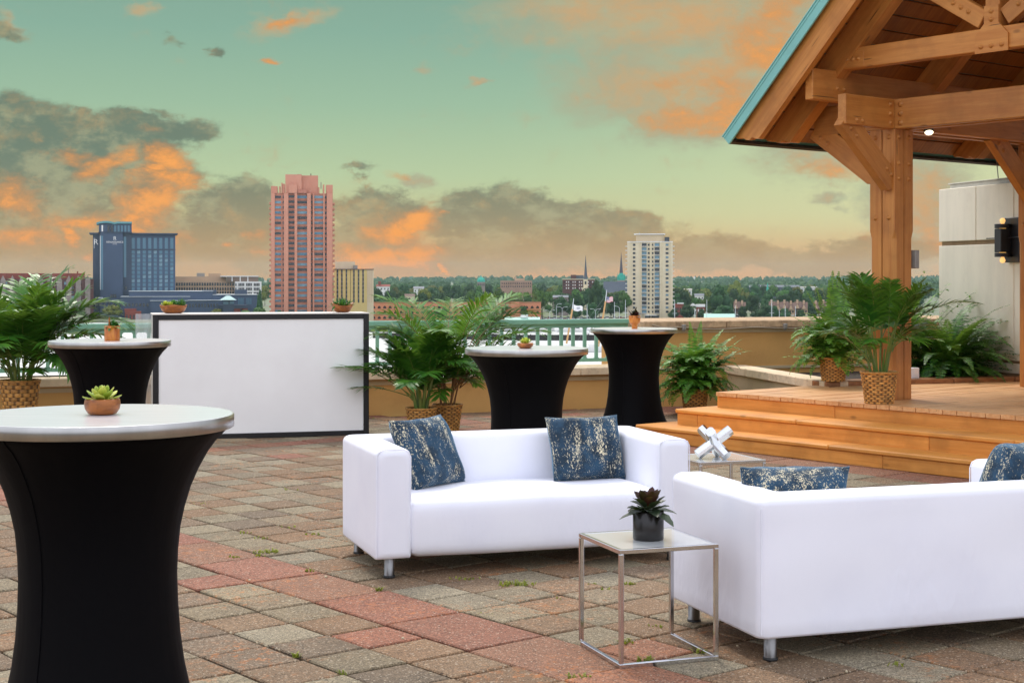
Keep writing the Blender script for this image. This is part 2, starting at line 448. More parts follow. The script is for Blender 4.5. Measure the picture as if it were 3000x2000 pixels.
for j in range(-24, 46):
    j0, j1 = jrow(j), jrow(j+1)
    redrow = j in (0, 19)
    i = -48
    while i < 46:
        if redrow:
            st = 2 if i % 2 == 0 else 1
            paver(i, i+st, j0, j1, RED); i += st; continue
        redcol = i in (-19, 18)
        c = G0+GA*(i*U)+GB*(j0*U)
        nearwall = -.62 < beyond(c) < .2
        nearstep = 15 < j < 23 and i > -3
        if redcol: paver(i, i+1.0, j0, j1, RED)
        elif nearwall or (nearstep and rnd.random() < .6): paver(i, i+1, j0, j1, RED+BRWN)
        else: paver(i, i+1, j0, j1, RED if rnd.random() < .02 else (GREY if ((i+j) % 2) ^ (rnd.random() < .16) else BRWN))
        i += 1
tag(pv.build('terrace_paving', M_PAVER), kind='structure')
# weeds in the joints and loose pebbles
wd = MB()
def tuft(px, py, n, r, h):
    n = int(n*.6)
    x, y = gxy(px, py)
    for k in range(n):
        a = rnd.uniform(0, 6.28); q = r*math.sqrt(rnd.random())
        bx, by = x+q*math.cos(a)*1.6, y+q*math.sin(a)*.7
        a2 = rnd.uniform(0, 6.28); l = h*rnd.uniform(.5, 1.1); w = .004
        dx, dy = math.cos(a2), math.sin(a2)
        wd.add([(bx-dy*w, by+dx*w, -.004), (bx+dy*w, by-dx*w, -.004), (bx+dx*l*.5+dy*w, by+dy*l*.5-dx*w, l*.6), (bx+dx*l*.5-dy*w, by+dy*l*.5+dx*w, l*.6), (bx+dx*l, by+dy*l, l*.75)], [(0,1,2,3),(3,2,4)])
for a in ((782,1619,70,.05,.03),(760,1628,20,.03,.02),(690,1632,18,.025,.02),(910,1674,24,.02,.025),(1112,1730,26,.012,.03),(1515,1713,90,.06,.03),(1363,1694,40,.05,.012),
          (1835,1884,40,.03,.03),(1780,1727,14,.02,.02),(1845,1711,30,.02,.02),(1886,1936,40,.02,.028),(2050,1913,30,.02,.03),(1695,1984,40,.03,.02),(1733,1712,16,.03,.015),
          (720,1561,18,.03,.02),(765,1576,20,.03,.02),(850,1435,12,.05,.02),(870,1922,22,.012,.025),(1004,1973,16,.012,.02),(1420,1800,10,.03,.012),(2620,1947,14,.03,.02),(1924,1835,10,.03,.012),
          (590,1475,10,.04,.02),(840,1545,14,.05,.02),(915,1565,14,.03,.02),(1660,1752,8,.03,.014),(1930,1835,10,.03,.012),(2390,1425,10,.08,.02),(1080,1225,12,.2,.02)): tuft(*a)
tag(wd.build('joint_weeds', M_WEED), 'small yellow green weeds sprouting from the paver joints', 'weeds', kind='stuff')
pb = MB()
for px, py in ((731,1700),(921,1806),(818,1903),(779,1891),(753,1883),(676,1854),(1491,1783),(1455,1747),(1900,1873),(2160,1892),(848,1762),(545,1729),(2286,1388),(2533,1364),(2365,1358),(2600,1367),(2070,1303),(620,1346),(720,1350),(745,1355),(770,1391),(1180,1870),(1411,1768),(1722,1558),(955,1690),(880,1760),(1260,1970),(2095,1956),(2480,1966),(2760,1956)):
    x, y = gxy(px, py); s_ = rnd.uniform(.0035, .0075)
    prof = [(s_*.5, -.004), (s_, s_*.3), (s_*.85, s_*.8), (s_*.3, s_*1.15)]
    pb.lathe(prof, 7, 0, T(x, y, 0) @ RZ(rnd.random()*6) @ Matrix.Scale(rnd.uniform(.8, 1.5), 4, (1,0,0)))
tag(pb.build('pebbles', M_PEB), 'scattered small pale pebbles lying on the pavers', 'pebbles', kind='stuff')

# ================================================================== PARAPETS, RAILING, PLANTER
def wallthing(name, label, cat): return thing(name, label, cat, WALLO, WALLR)
pw = wallthing('parapet_wall', 'low mustard parapet wall with stone coping carrying the green railing', 'wall')
b = MB(); b.box(-16, .5, .05, .55, -.3, .41); b.build('wall', M_WALL, pw)
b = MB(); b.box(-16, .5, .034, .05, .345, .392); b.build('trim', M_PALE, pw)
b = MB(); x = -16.0
while x < .4:
    x1 = min(x+1.12, .5); b.bbox(x+.003, x1-.003, -.035, .60, .41, .50, .008); x = x1
b.build('coping', M_STONE, pw)
ph = wallthing('parapet_wall', 'taller mustard parapet wall beyond the planter with wide stone top and no railing', 'wall')
b = MB(); b.box(.5, 9, .05, 1.3, -.3, .955); b.build('wall', M_WALL, ph)
b = MB(); b.box(.5, 9, .034, .05, .895, .945); b.box(.52, 9, .036, .05, .44, .475); b.build('trim', M_PALE, ph)
b = MB(); x = .5
for x1 in (1.62, 2.78, 3.95, 5.1, 6.3, 7.5, 9): b.bbox(x+.003, x1-.003, -.03, 1.38, .955, 1.045, .01); x = x1
b.build('coping', M_STONED, ph)
# cable and clips along the tall coping
cb = MB(); pts = []
for k in range(60):
    t = .6 + k*.12
    sag = .018*math.sin((t % 1.0)*math.pi)
    pts.append(WALLO+WU*t+WV*(-.055)+Vector((0, 0, (.99 if k else 1.02)-min(1, k/5)*.028-sag)))
cb.tube(pts, .0085, 6); o = cb.build('cable', M_CABLEG); tag(o, 'thin grey cable clipped along the tall stone coping', 'cable')
ME_CLIP = None
for k, t in enumerate((1.02, 2.42, 3.62, 4.8)):
    p = WALLO+WU*t+WV*(-.05)+Vector((0, 0, .968))
    if k == 0:
        b = MB(); b.bbox(-.022, .022, -.03, .018, -.03, .034, .005); b.lathe([(.004,-.05),(.022,-.045),(.022,-.03)], 10, 0); ME_CLIP = b.mesh('cable_clip', M_TIN)
    o = place('cable_clip', ME_CLIP); o.location = p; o.rotation_euler = (0, 0, WALLR)
    tag(o, 'small grey clip holding the cable on the tall coping', 'clip', 'cable clips on the coping')
# black cable lying behind the left palm on the low coping
cb = MB(); cb.tube([WALLO+WU*(-9+ k*.25)+WV*(.28+.03*math.sin(k*1.3))+Vector((0,0,.508)) for k in range(18)], .009, 6)
tag(cb.build('cable', M_CARD), 'black cable lying on the low coping under the railing', 'cable')
# railing
rl = wallthing('railing', 'sage green metal railing standing on the low parapet', 'railing')
ry = .40
b = MB(); b.bbox(-16, .47, ry-.06, ry+.06, 1.008, 1.068, .008); b.build('top_rail', M_RAIL, rl)
b = MB(); b.box(-16, .47, ry-.024, ry+.024, .966, 1.0078); b.build('under_rail', M_RAIL, rl)
b = MB(); b.box(-16, .47, ry-.024, ry+.024, .548, .588); b.build('bottom_rail', M_RAIL, rl)
b = MB(); b.box(-.019, .019, -.017, .017, .5882, .9658)
for sx in (-1, 1):   # little welded gussets that round the corners of each opening
    for z0, sz in ((.9658, -1), (.5882, 1)):
        b.prism([(0, 0), (.022, 0), (.006, .006), (0, .022)], -.012, .012, 0, T(sx*.019, 0, z0) @ RX(R(90)) @ Matrix.Diagonal((sx, sz, 1, 1)))
ME_BAL = b.mesh('baluster', M_RAIL)
b = MB(); b.box(-.022, .022, -.0235, .0235, .5, .548); b.box(-.045, .045, -.045, .045, .5, .512); ME_POST = b.mesh('post_foot', M_RAIL)
t = .36; k = 0
while t > -12.2:
    if k < 84: o = place('baluster', ME_BAL, rl, T(t, ry, 0))
    if k % 10 == 6: place('post_foot', ME_POST, rl, T(t, ry, 0))
    t -= .1535; k += 1
# low planter wall: from the parapet to the deck corner, then along the deck
P0 = Vector((3.61, 14.09, 0))
W1, W0, W2 = Vector((3.228, 15.7, 0)), Vector((2.615, 18.66, 0)), Vector((8.4, 17.49, 0))
lp = thing('planter_wall', 'low planter wall with grey stone coping meeting the wooden deck', 'wall')
def run(mb, a, c, y0, y1, z0, z1, ext0=0, ext1=0, bev=None, segs=None):
    m, L = frame(a, c)
    if bev:
        x = -ext0; n = segs or max(1, round((L+ext0+ext1)/.78)); st = (L+ext0+ext1)/n
        for k in range(n): mb.bbox(x+.003, x+st-.003, y0, y1, z0, z1, bev, 0, m); x += st
    else: mb.box(-ext0, L+ext1, y0, y1, z0, z1, 0, m)
b = MB(); run(b, W0, W1, .035, .235, -.1, .405)
m2, L2 = frame(W1, W2); b.box(.02, L2, .04, .24, -.1, .40, 0, m2); b.build('wall', M_PALE, lp)
M0, L0 = frame(W0, W1)
b = MB(); x = .0; n = 4; st = (L0)/n
for k in range(n): b.bbox(x+.003, x+st-.003, -.01, .27, .405, .50, .008, 0, M0); x += st
b.build('coping', M_STONE, lp)
b = MB(); x = 0.0; st = L2/7
for k in range(7): b.bbox(x+.004, x+st-.003, -.02, .26, .40, .4985, .008, 0, m2); x += st
b.build('deck_side_coping', wood('brown_coping', S(176,120,72), S(140,90,50), crack=.1), lp)
so = MB(); so.add([tuple(W0+Vector((.2,-.1,.38))), tuple(W1+Vector((.1,.15,.38))), tuple(W2+Vector((0,.15,.38))), (9.5, 21.2, .38), (2.9, 18.9, .38)], [(0,1,2,3,4)])
tag(so.build('planter_soil', M_SOIL), kind='structure')

# precast building corner on the right
bw = thing('precast_building', 'pale precast concrete building corner with grooved panels on the right', 'building', (5.08, 18.08, 0), R(-72.7))
b = MB()
for x0, x1 in ((0, .741), (.753, 1.451), (1.461, 3.6)): b.bbox(x0, x1, 0, .3, 2.0, 2.62, .006)
b.bbox(0, 1.451, 0, .3, .66, 1.95, .006); b.bbox(1.461, 3.6, 0, .3, .66, 1.95, .006); b.build('panel', M_PRECAST, bw)
b = MB(); b.box(.02, 3.6, .03, 3.0, .3, 2.6); b.build('joint_recess', M_GROOVE, bw)
b = MB(); b.bbox(.03, 3.6, .012, .28, .52, .628, .006); b.bbox(-.02, 3.6, -.06, .28, .2, .49, .006); b.build('plinth', M_PRECAST, bw)
b = MB(); b.bbox(.14, 3.6, .06, .3, 2.622, 2.67, .004); b.bbox(.12, 3.6, .045, .31, 2.671, 2.685, .004); b.build('roof_flashing', pm('flashing', S(196,192,178), .5), bw)
b = MB(); b.tube([(.95, .16, 2.68), (.93, .15, 2.9), (.86, .14, 3.08)], .006, 5); b.build('lightning_rod', M_TIN, bw)
# sconce on the building
sn = thing('wall_sconce', 'black wall sconce with two lit globe bulbs on the pale building', 'wall lamp', (5.08, 18.08, 0), R(-72.7))
zc = 1.98
b = MB(); b.bbox(1.36, 1.62, -.055, -.002, zc-.24, zc+.25, .006); b.build('back_plate', M_BFRAME, sn)
b = MB(); b.bbox(1.37, 1.49, -.19, -.06, zc-.13, zc+.13, .006); b.tube([(1.1,-.1,zc+.03),(1.72,-.1,zc+.03)], .007, 6); b.build('body', M_BFRAME, sn)
M_BULB = emit('lit_bulb', (1, .58, .20, 1), .95)
for s_ in (1, -1):
    b = MB(); Mx = T(1.43, -.125, zc+s_*.135) @ (RX(R(180)) if s_ < 0 else Matrix.Identity(4))
    b.lathe([(.085, 0), (.085, .045)], 20, 0, Mx, sm=False); b.box(-.004, .004, 0, .08, .01, .03, 0, Mx); b.build('lamp_holder', M_BFRAME, sn)
    b = MB(); b.lathe([(.016, .045), (.022, .058), (.031, .076), (.030, .092), (.020, .106), (.006, .112)], 16, 0, Mx); b.build('bulb', M_BULB, sn)
    b = MB(); b.lathe([(.038, -.024), (.038, -.002)], 14, 0, Mx, sm=False); b.build('socket_glow', emit('warm_glow', (1, .55, .15, 1), 1.2) if s_ > 0 else bpy.data.materials['warm_glow'], sn)
# little white box on the deck side coping
x, y = 5.08-.2, 0
d = 16.15; p = at(2684, 1098, d)
o = MB(); o.bbox(-.045, .045, -.04, .04, 0, .115, .006); o.box(-.03, .03, -.043, -.04, .03, .09, 0)
o = o.build('outlet_box', M_WHITE); pp = W1+(W2-W1).normalized()*1.12; o.location = (pp.x+.0, pp.y+.14, .4985); o.rotation_euler = (0,0,R(20))
tag(o, 'small white outlet box standing on the coping behind the timber post', 'outlet box')

# ================================================================== DECK AND PAVILION (local x = along deck front, local y = into the deck)
PR = -R(51)
PM = T(*P0) @ RZ(PR)
dk = thing('wooden_deck', 'orange brown wooden deck with two long steps in front', 'deck', P0, PR)
def bmax(a):
    return .78 if a < -1.49 else min(6.5, .66+2.737*(a+1.49))
def plank(name, mat, x0, x1, y0, y1, z0, z1, par, along='x', bev=.006):
    L = (x1-x0) if along == 'x' else (y1-y0)
    mb = MB()
    if along == 'x':
        mb.bbox(0, L, -(y1-y0)/2, (y1-y0)/2, 0, z1-z0, bev); M = T(x0, (y0+y1)/2, z0)
    else:
        mb.bbox(0, L, -(x1-x0)/2, (x1-x0)/2, 0, z1-z0, bev); M = T((x0+x1)/2, y0, z0) @ RZ(R(90))
    return mb.build(name, mat, par, M)
# deck boards, one mesh; each board is its own island with its own tone
db = MB(); a = -1.65
while a < 4.2:
    a1 = a+.138; y1, y2 = bmax(a+.003), bmax(a1)
    if a < -1.49 < a1: y2 = .66
    dz = rnd.uniform(-.0015, .0015); y0 = -.735+rnd.uniform(-.004, .004)
    c = [(y0, -(a+.004)), (y0, -(a1-.004)), (y2, -(a1-.004)), (y1, -(a+.004))]   # local x of mesh runs along the board
    db.prism(c[::-1] if True else c, .412, .45+dz)
    a = a1
db.build('deck_boards', M_DECK, dk, RZ(R(90)))
plank('fascia_board', M_STEP, -1.645, -.2, -.715, -.68, .11, .4105, dk); plank('fascia_board', M_STEP, -.196, 2.4, -.715, -.68, .11, .4105, dk); plank('fascia_board', M_STEP, 2.404, 4.3, -.715, -.68, .11, .4105, dk)
plank('side_board', M_STEP, -1.65, -1.615, -.679, .78, .0, .4105, dk, 'y'); plank('corner_post', M_STEP, -1.652, -1.617, -.716, -.6805, .302, .411, dk)
b = MB(); b.box(-1.6, 4.3, -.66, .6, .0, .40); b.build('substructure', M_SOIL, dk)
for nm, a0, bf, zt, bback in (('upper_step', -1.77, -1.15, .30, -.716), ('lower_step', -2.0, -1.46, .15, -1.12)):
    st = thing(nm, None, None); st.parent = dk
    # treads in staggered lengths
    cuts = [a0-.012, a0+1.5, a0+3.7, 4.3] if zt > .2 else [a0-.012, a0+2.35, a0+4.3, 4.3]
    for c0, c1 in zip(cuts, cuts[1:]): plank('tread_board', M_STEP, c0, c1-.003, bf-.02, bback-.001 if zt > .2 else -1.118, zt-.038, zt, st, 'x', .009)
    wy = .9 if zt > .2 else 1.0
    plank('tread_board', M_STEP, a0-.012, -1.653 if zt > .2 else -1.772, bback+.0015, wy, zt-.038, zt-.001, st, 'y', .006)
    for c0, c1 in zip([a0, a0+.27, a0+2.9], [a0+.267, a0+2.897, 4.3]): plank('riser_board', M_STEP, c0, c1, bf, bf+.03, zt-.150 if zt < .2 else .0, zt-.0385, st)
    plank('side_board', M_STEP, a0, a0+.03, bf+.031, wy, 0, zt-.0385, st, 'y')

pvn = thing('timber_pavilion', 'open timber pavilion with green edged gable roof and stained posts', 'pavilion', P0, PR)
def beam(name, p0, p1, w, h, mat=M_BEAM, par=pvn, roll=0.0, bev=.006, ex=None):
    m, L = frame(p0, p1, roll)
    b = MB(); b.bbox(0, L, -w/2, w/2, -h/2, h/2, bev)
    if ex: ex(b, L)
    return b.build(name, mat, par, m)
def bolts(b, pts, face, r=.017, t=.012):
    # raised bolt heads on a beam face; face = 'y-' etc. pts = (along, up)
    for x, z in pts:
        if face[0] == 'y':
            s_ = -1 if face[1] == '-' else 1
            b.lathe([(r*1.5, 0), (r*1.5, .003), (r, .0031), (r*.9, t), (r*.4, t+.003)], 10, 0, T(x, float(face[2:])*1.0, z) @ RX(R(90)*(1 if s_ < 0 else -1)))
# built-up post with grooves and stop chamfers
def post(ax, by, z0, z1, nm='post'):
    h = .14
    def sect(c, n):
        pts = []
        for k in range(4):
            q = math.pi/2*k; cs, sn_ = round(math.cos(q)), round(math.sin(q))
            for (x, y) in ((h, -h+c), (h, -n), (h-.03, -n*.8), (h-.03, n*.8), (h, n), (h, h-c)):
                pts.append((x*cs-y*sn_, x*sn_+y*cs))
        return pts
    lv = [(z0, .03), (1.93, .03), (2.0, .006), (z1, .006)]
    vs, fs = [], []
    for z, c in lv: vs += [(x, y, z) for x, y in sect(c, .006)]
    n = 24
    for i in range(len(lv)-1):
        fs += [(i*n+k, i*n+(k+1) % n, (i+1)*n+(k+1) % n, (i+1)*n+k) for k in range(n)]
    fs += [list(range(n))[::-1], list(range(len(lv)*n-n, len(lv)*n))]
    # post mesh runs along local X so that the grain does
    b = MB(); b.add([(z, -x, y) if False else (z-z0, y, -x) for x, y, z in vs], fs)
    for z in (2.12, 2.48, 2.62, 2.86):
        for y in (-.075, .075):
            b.lathe([(.024, 0), (.024, .003), (.015, .0031), (.013, .013), (.005, .016)], 10, 0, T(z-z0, -.14, y) @ RX(R(90)))
            if z > 2.3: b.lathe([(.024, 0), (.024, .003), (.015, .0031), (.013, .013), (.005, .016)], 10, 0, T(z-z0, y, -.14) @ RX(R(180)))
    return b.build(nm, M_BEAM, pvn, T(ax, by, z0) @ RY(R(-90)))
QX, QY = -.057, -.07
pst = post(QX, QY, .45, 2.93)
post(QX, 2.36, .45, 2.93)
post(2.53, 0, .45, 2.93)
post(2.53, 4.2, .45, 2.93)
b = MB(); b.bbox(-.03, .03, -.03, .03, -.085, .085, .006); b.box(-.022, .022, -.033, -.03, -.06, .06); b.build('outlet_box', M_TIN, pvn, T(QX+.135, QY+.172, 1.74))
ZB = 3.065; HB = .27
# perimeter beams
def ex_front(b, L):
    for x in (.76, ): bolts(b, [(x+.25, .085), (x+.25, 0), (x+.25, -.085)], 'y--.045', .019)
    for x in (3.2,): bolts(b, [(x, .085), (x, -.085)], 'y--.045', .019)
beam('beam', (-.86, QY-.095, ZB), (3.6, QY-.095, ZB), .09, HB, ex=ex_front)
def ex_stub(b, L): bolts(b, [(.06, .085), (.06, 0), (.06, -.085), (.47, -.085), (.55, -.085)], 'y--.045', .016)
# stub: seen face is +a; run it from the front beam outwards so that its local -Y is +a
m, L = frame((QX+.095, QY-.1405, ZB), (QX+.095, -.91, ZB))
b = MB(); b.bbox(0, L, -.045, .045, -HB/2, HB/2, .006)
for x, z in ((.06, .085), (.06, 0), (.06, -.085), (.46, -.09), (.54, -.09)): b.lathe([(.024, 0), (.024, .003), (.016, .0031), (.014, .013), (.005, .016)], 10, 0, T(x, .045, z) @ RX(R(-90)))
b.build('beam', M_BEAM, pvn, m)
beam('beam', (QX+.095, QY-.0495, ZB), (QX+.095, 6.2, ZB), .09, HB-.004)
beam('beam', (QX-.095, .1, ZB), (QX-.095, 6.2, ZB), .09, HB-.008)
beam('beam', (-.5, QY+.095, ZB-.003), (3.6, QY+.095, ZB-.003), .088, HB-.012)
beam('beam', (2.53, -.3, ZB+.001), (2.53, 6.2, ZB+.001), .12, HB-.01)
# top plates
def ex_pl(b, L):
    for x in (.40, 1.93, 3.46):
        b.box(x-.10, x+.10, -.0475, -.045, -.07, .143)
        bolts(b, [(x-.05, -.02), (x+.05, -.02)], 'y--.0475', .014)
beam('top_plate', (-.435, -.79, 3.346), (-.435, 6.4, 3.346), .09, .286, ex=ex_pl)
beam('top_plate', (2.963, -.79, 3.346), (2.963, 6.4, 3.346), .09, .286)
# knee braces
def brace(p0, p1, w=.085, d=.2, par=pvn):
    m, L = frame(p0, p1)
    b = MB()
    # side profile with rounded lower end, extruded across w
    pr = [(0, -d/2), (L-.04, -d/2), (L, -d/2+.05), (L, d/2-.02), (L-.03, d/2), (0, d/2)]
    b.prism([(x, z) for x, z in pr], -w/2, w/2, 0, RX(R(90)))
    for x in (.12, .22, L-.18, L-.10):
        for s_ in (-1, 1):
            b.lathe([(.024, 0), (.024, .003), (.016, .0031), (.014, .013), (.005, .016)], 10, 0, T(x, s_*w/2, (.04 if int(x*100) % 2 else -.03)) @ RX(R(90)*(-s_)))
    return b.build('brace', M_BEAM, pvn, m)
brace((QX+.075, QY-.81, 3.0), (QX+.075, QY-.105, 2.42))
brace((QX-.80, QY-.095, 3.0), (QX-.08, QY-.095, 2.50))
brace((QX+.02, 1.50, 3.0), (QX+.02, 2.26, 2.36))
brace((QX, 3.2, 2.99), (QX, 2.45, 2.37))
brace((2.53, 3.4, 2.99), (2.53, 4.13, 2.17))
# roof frame: 45 degree gable, eave at a=-1.26 (z 2.90), ridge at a=1.264
EA, EZ, RA = -1.26, 2.90, 1.264
RZT = EZ+(RA-EA)
n45 = math.sqrt(.5)
def slope_pt(t, off): # t along the left slope from the eave (plan metres), off = distance above the deck underside
    return (EA+t-off*n45, EZ+t+off*n45)
def rafter(name, by, w, d, curl=.16, off=0.0, left=True, tmax=2.52):
    # profile in (slope, normal) plane; rafter hangs under the boards; tail ends in an ogee
    L = tmax/n45
    pr = [(0.02, 0)]
    pr += [(.02, -.03), (.05, -.05), (.075, -.085), (.09, -.13), (.12, -.16), (.155, -.165), (.18, -d+.02), (.2, -d)]
    pr += [(L, -d), (L, 0)]
    b = MB()
    if left: mm = Matrix(((n45, 0, -n45, EA), (0, 1, 0, by), (n45, 0, n45, EZ), (0,0,0,1)))
    else: mm = Matrix(((-n45, 0, n45, 2*RA-EA), (0, -1, 0, by), (n45, 0, n45, EZ), (0,0,0,1)))
    b.prism([(x, z-.0) for x, z in pr][::-1], -w/2, w/2, 0, RX(R(90)))
    return b.build(name, M_BEAM, pvn, mm @ T(0, 0, off))
for by in (-.39, 1.14, 2.67, 4.2, 5.7):
    rafter('rafter', by, .14, .25); rafter('rafter', by, .14, .25, left=False)
rafter('barge_rafter', -.86, .07, .235); rafter('barge_rafter', -.86, .07, .235, left=False)
beam('ridge_beam', (RA, -.88, RZT-.2), (RA, 6.2, RZT-.2), .12, .3)
# soffit boards under the roof
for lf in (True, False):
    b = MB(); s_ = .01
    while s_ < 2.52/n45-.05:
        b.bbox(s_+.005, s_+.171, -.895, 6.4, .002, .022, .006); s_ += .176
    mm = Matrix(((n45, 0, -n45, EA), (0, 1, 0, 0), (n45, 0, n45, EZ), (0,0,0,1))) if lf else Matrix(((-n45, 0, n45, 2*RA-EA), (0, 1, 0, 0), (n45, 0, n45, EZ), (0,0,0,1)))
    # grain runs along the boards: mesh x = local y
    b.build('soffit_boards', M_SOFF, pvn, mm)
    b = MB(); b.box(-.03, 2.52/n45+.02, -.93, 6.4, .024, .062)
    for k in range(12): b.box(-.03, 2.52/n45, -.6+k*.6, -.57+k*.6, .062, .095)
    b.build('roof_sheet', M_ROOF, pvn, mm)
    b = MB(); b.bbox(-.055, 2.52/n45+.02, -.952, -.931, -.03, .075, .003); b.bbox(-.06, 2.52/n45+.02, -.958, -.90, .0755, .090, .003); b.bbox(-.055, 2.52/n45+.02, -.957, -.9525, .05, .058, .001); b.build('edge_flashing', M_TEAL, pvn, mm)
    b = MB(); b.bbox(-.062, -.031, -.925, 6.4, -.02, .07, .003); b.build('drip_edge', pm('dark_drip', S(88,74,60), .5), pvn, mm)
# trusses: tie beam, king post, struts and bolted wooden gussets
def truss(by, full=True):
    def ex(b, L):
        b.bbox(.0, .26, -.0655, -.06, -.085, .06, .003); bolts(b, [(.08, -.01), (.14, -.01), (.20, -.01)], 'y--.0655', .014)
        b.bbox(L-.26, L, -.0655, -.06, -.085, .06, .003)
        c = 1.6
        b.prism([(c-.16, -.115), (c+.16, -.115), (c+.16, .03), (c+.07, .13), (c+.07, .28), (c-.07, .28), (c-.07, .13), (c-.16, .03)], .0605, .078, 0, RX(R(90)))
        bolts(b, [(c-.1, -.06), (c, -.06), (c+.1, -.06), (c, .16), (c, .23)], 'y--.078', .015)
    beam('tie_beam', (RA-1.6, by, 3.585), (RA+1.6, by, 3.585), .12, .19, ex=ex)
    beam('king_post', (RA, by, 3.683), (RA, by, RZT-.36), .14, .12)
    for s_ in (-1, 1):
        def exs(b, L): bolts(b, [(.16, 0), (.24, 0), (.32, 0)], 'y--.051' if s_ > 0 else 'y-.051', .014)
        m, L = frame((RA+s_*.105, by, 3.76), (RA+s_*1.02, by, 4.34))
        b = MB(); b.bbox(0, L, -.05, .05, -.08, .08, .005)
        for x in (.16, .25, .34):
            for q in (-1, 1): b.lathe([(.022, 0), (.022, .003), (.015, .0031), (.013, .013), (.005, .016)], 10, 0, T(x, q*.05, 0) @ RX(R(90)*(-q)))
        b.build('strut', M_BEAM, pvn, m)
truss(-.39); truss(2.67); truss(5.7)
# downlight: a small adjustable spot under the corner of the beams
dl = Vector((.32, -.36, -.87)).normalized()
Md = T(.12, .26, 2.925) @ (-dl).to_track_quat('Z', 'Y').to_matrix().to_4x4()
b = MB(); b.lathe([(.02, .07), (.038, .06), (.045, .0), (.042, -.003)], 24, 0, Md); b.tube([(.12, .26, 2.95), (.06, .26, 3.06)], .012, 6); b.build('downlight', M_BFRAME, pvn)
b = MB(); b.lathe([(.001, -.0035), (.040, -.004), (.034, -.012), (.012, -.016)], 24, 0, Md); b.build('lamp_lens', emit('lamp_lens', (1, .86, .58, 1), 2.6), pvn)

# ================================================================== FURNITURE
def rounded_box(x0, x1, y0, y1, z0, z1, r, n=14, puff=0.0, wob=0.0, seed=0):
    """box with rounded edges on a dense grid, faces slightly padded"""
    c = Vector(((x0+x1)/2, (y0+y1)/2, (z0+z1)/2)); h = Vector(((x1-x0)/2, (y1-y0)/2, (z1-z0)/2))
    b = MB(); key = {}; rr = random.Random(seed)
    ph = [rr.uniform(0, 6.28) for _ in range(6)]
    def ticks(a):
        k = max(4, int(n*min(1.6, a/.4))); e = [-1+.0]
        inner = [(-a+r)+(2*a-2*r)*i/k for i in range(k+1)]
        edge = [-a+r*(1-math.cos(math.pi/2*i/5)) for i in range(5)]
        return edge+inner+[-q for q in edge[::-1]]
    tk = [ticks(h[i]) for i in range(3)]
    def vert(p):
        k = tuple(round(q, 5) for q in p)
        if k in key: return key[k]
        q = Vector([max(-h[i]+r, min(h[i]-r, p[i])) for i in range(3)])
        d = Vector(p)-q
        if d.length > 1e-9: d = d.normalized()*r
        w = q+d
        nrm = d.normalized() if d.length > 1e-9 else Vector((0,0,0))
        pf = 1
        for i in range(3):
            if abs(nrm[i]) < .5: pf *= max(0, 1-(w[i]/h[i])**2)
        w = w+nrm*puff*pf
        if wob: w = w+nrm*wob*(math.sin(w.x*9+ph[0])*math.sin(w.z*7+ph[1])+.6*math.sin(w.y*13+w.x*5+ph[2])*math.sin(w.z*17+ph[3]))
        key[k] = b_add(b, c+w); return key[k]
    def b_add(b, p): b.v.append(tuple(p)); b.c.append((1,1,1,1)); return len(b.v)-1
    for ax in range(3):
        u, v = (ax+1) % 3, (ax+2) % 3
        for s_ in (-1, 1):
            for i in range(len(tk[u])-1):
                for j in range(len(tk[v])-1):
                    q = []
                    for a_, c_ in ((i,j),(i+1,j),(i+1,j+1),(i,j+1)):
                        p = [0,0,0]; p[ax] = s_*h[ax]; p[u] = tk[u][a_]; p[v] = tk[v][c_]; q.append(vert(p))
                    if len(set(q)) < 3: continue
                    b.f.append(q if s_ > 0 else q[::-1]); b.mi.append(0); b.sm.append(True)
    return b
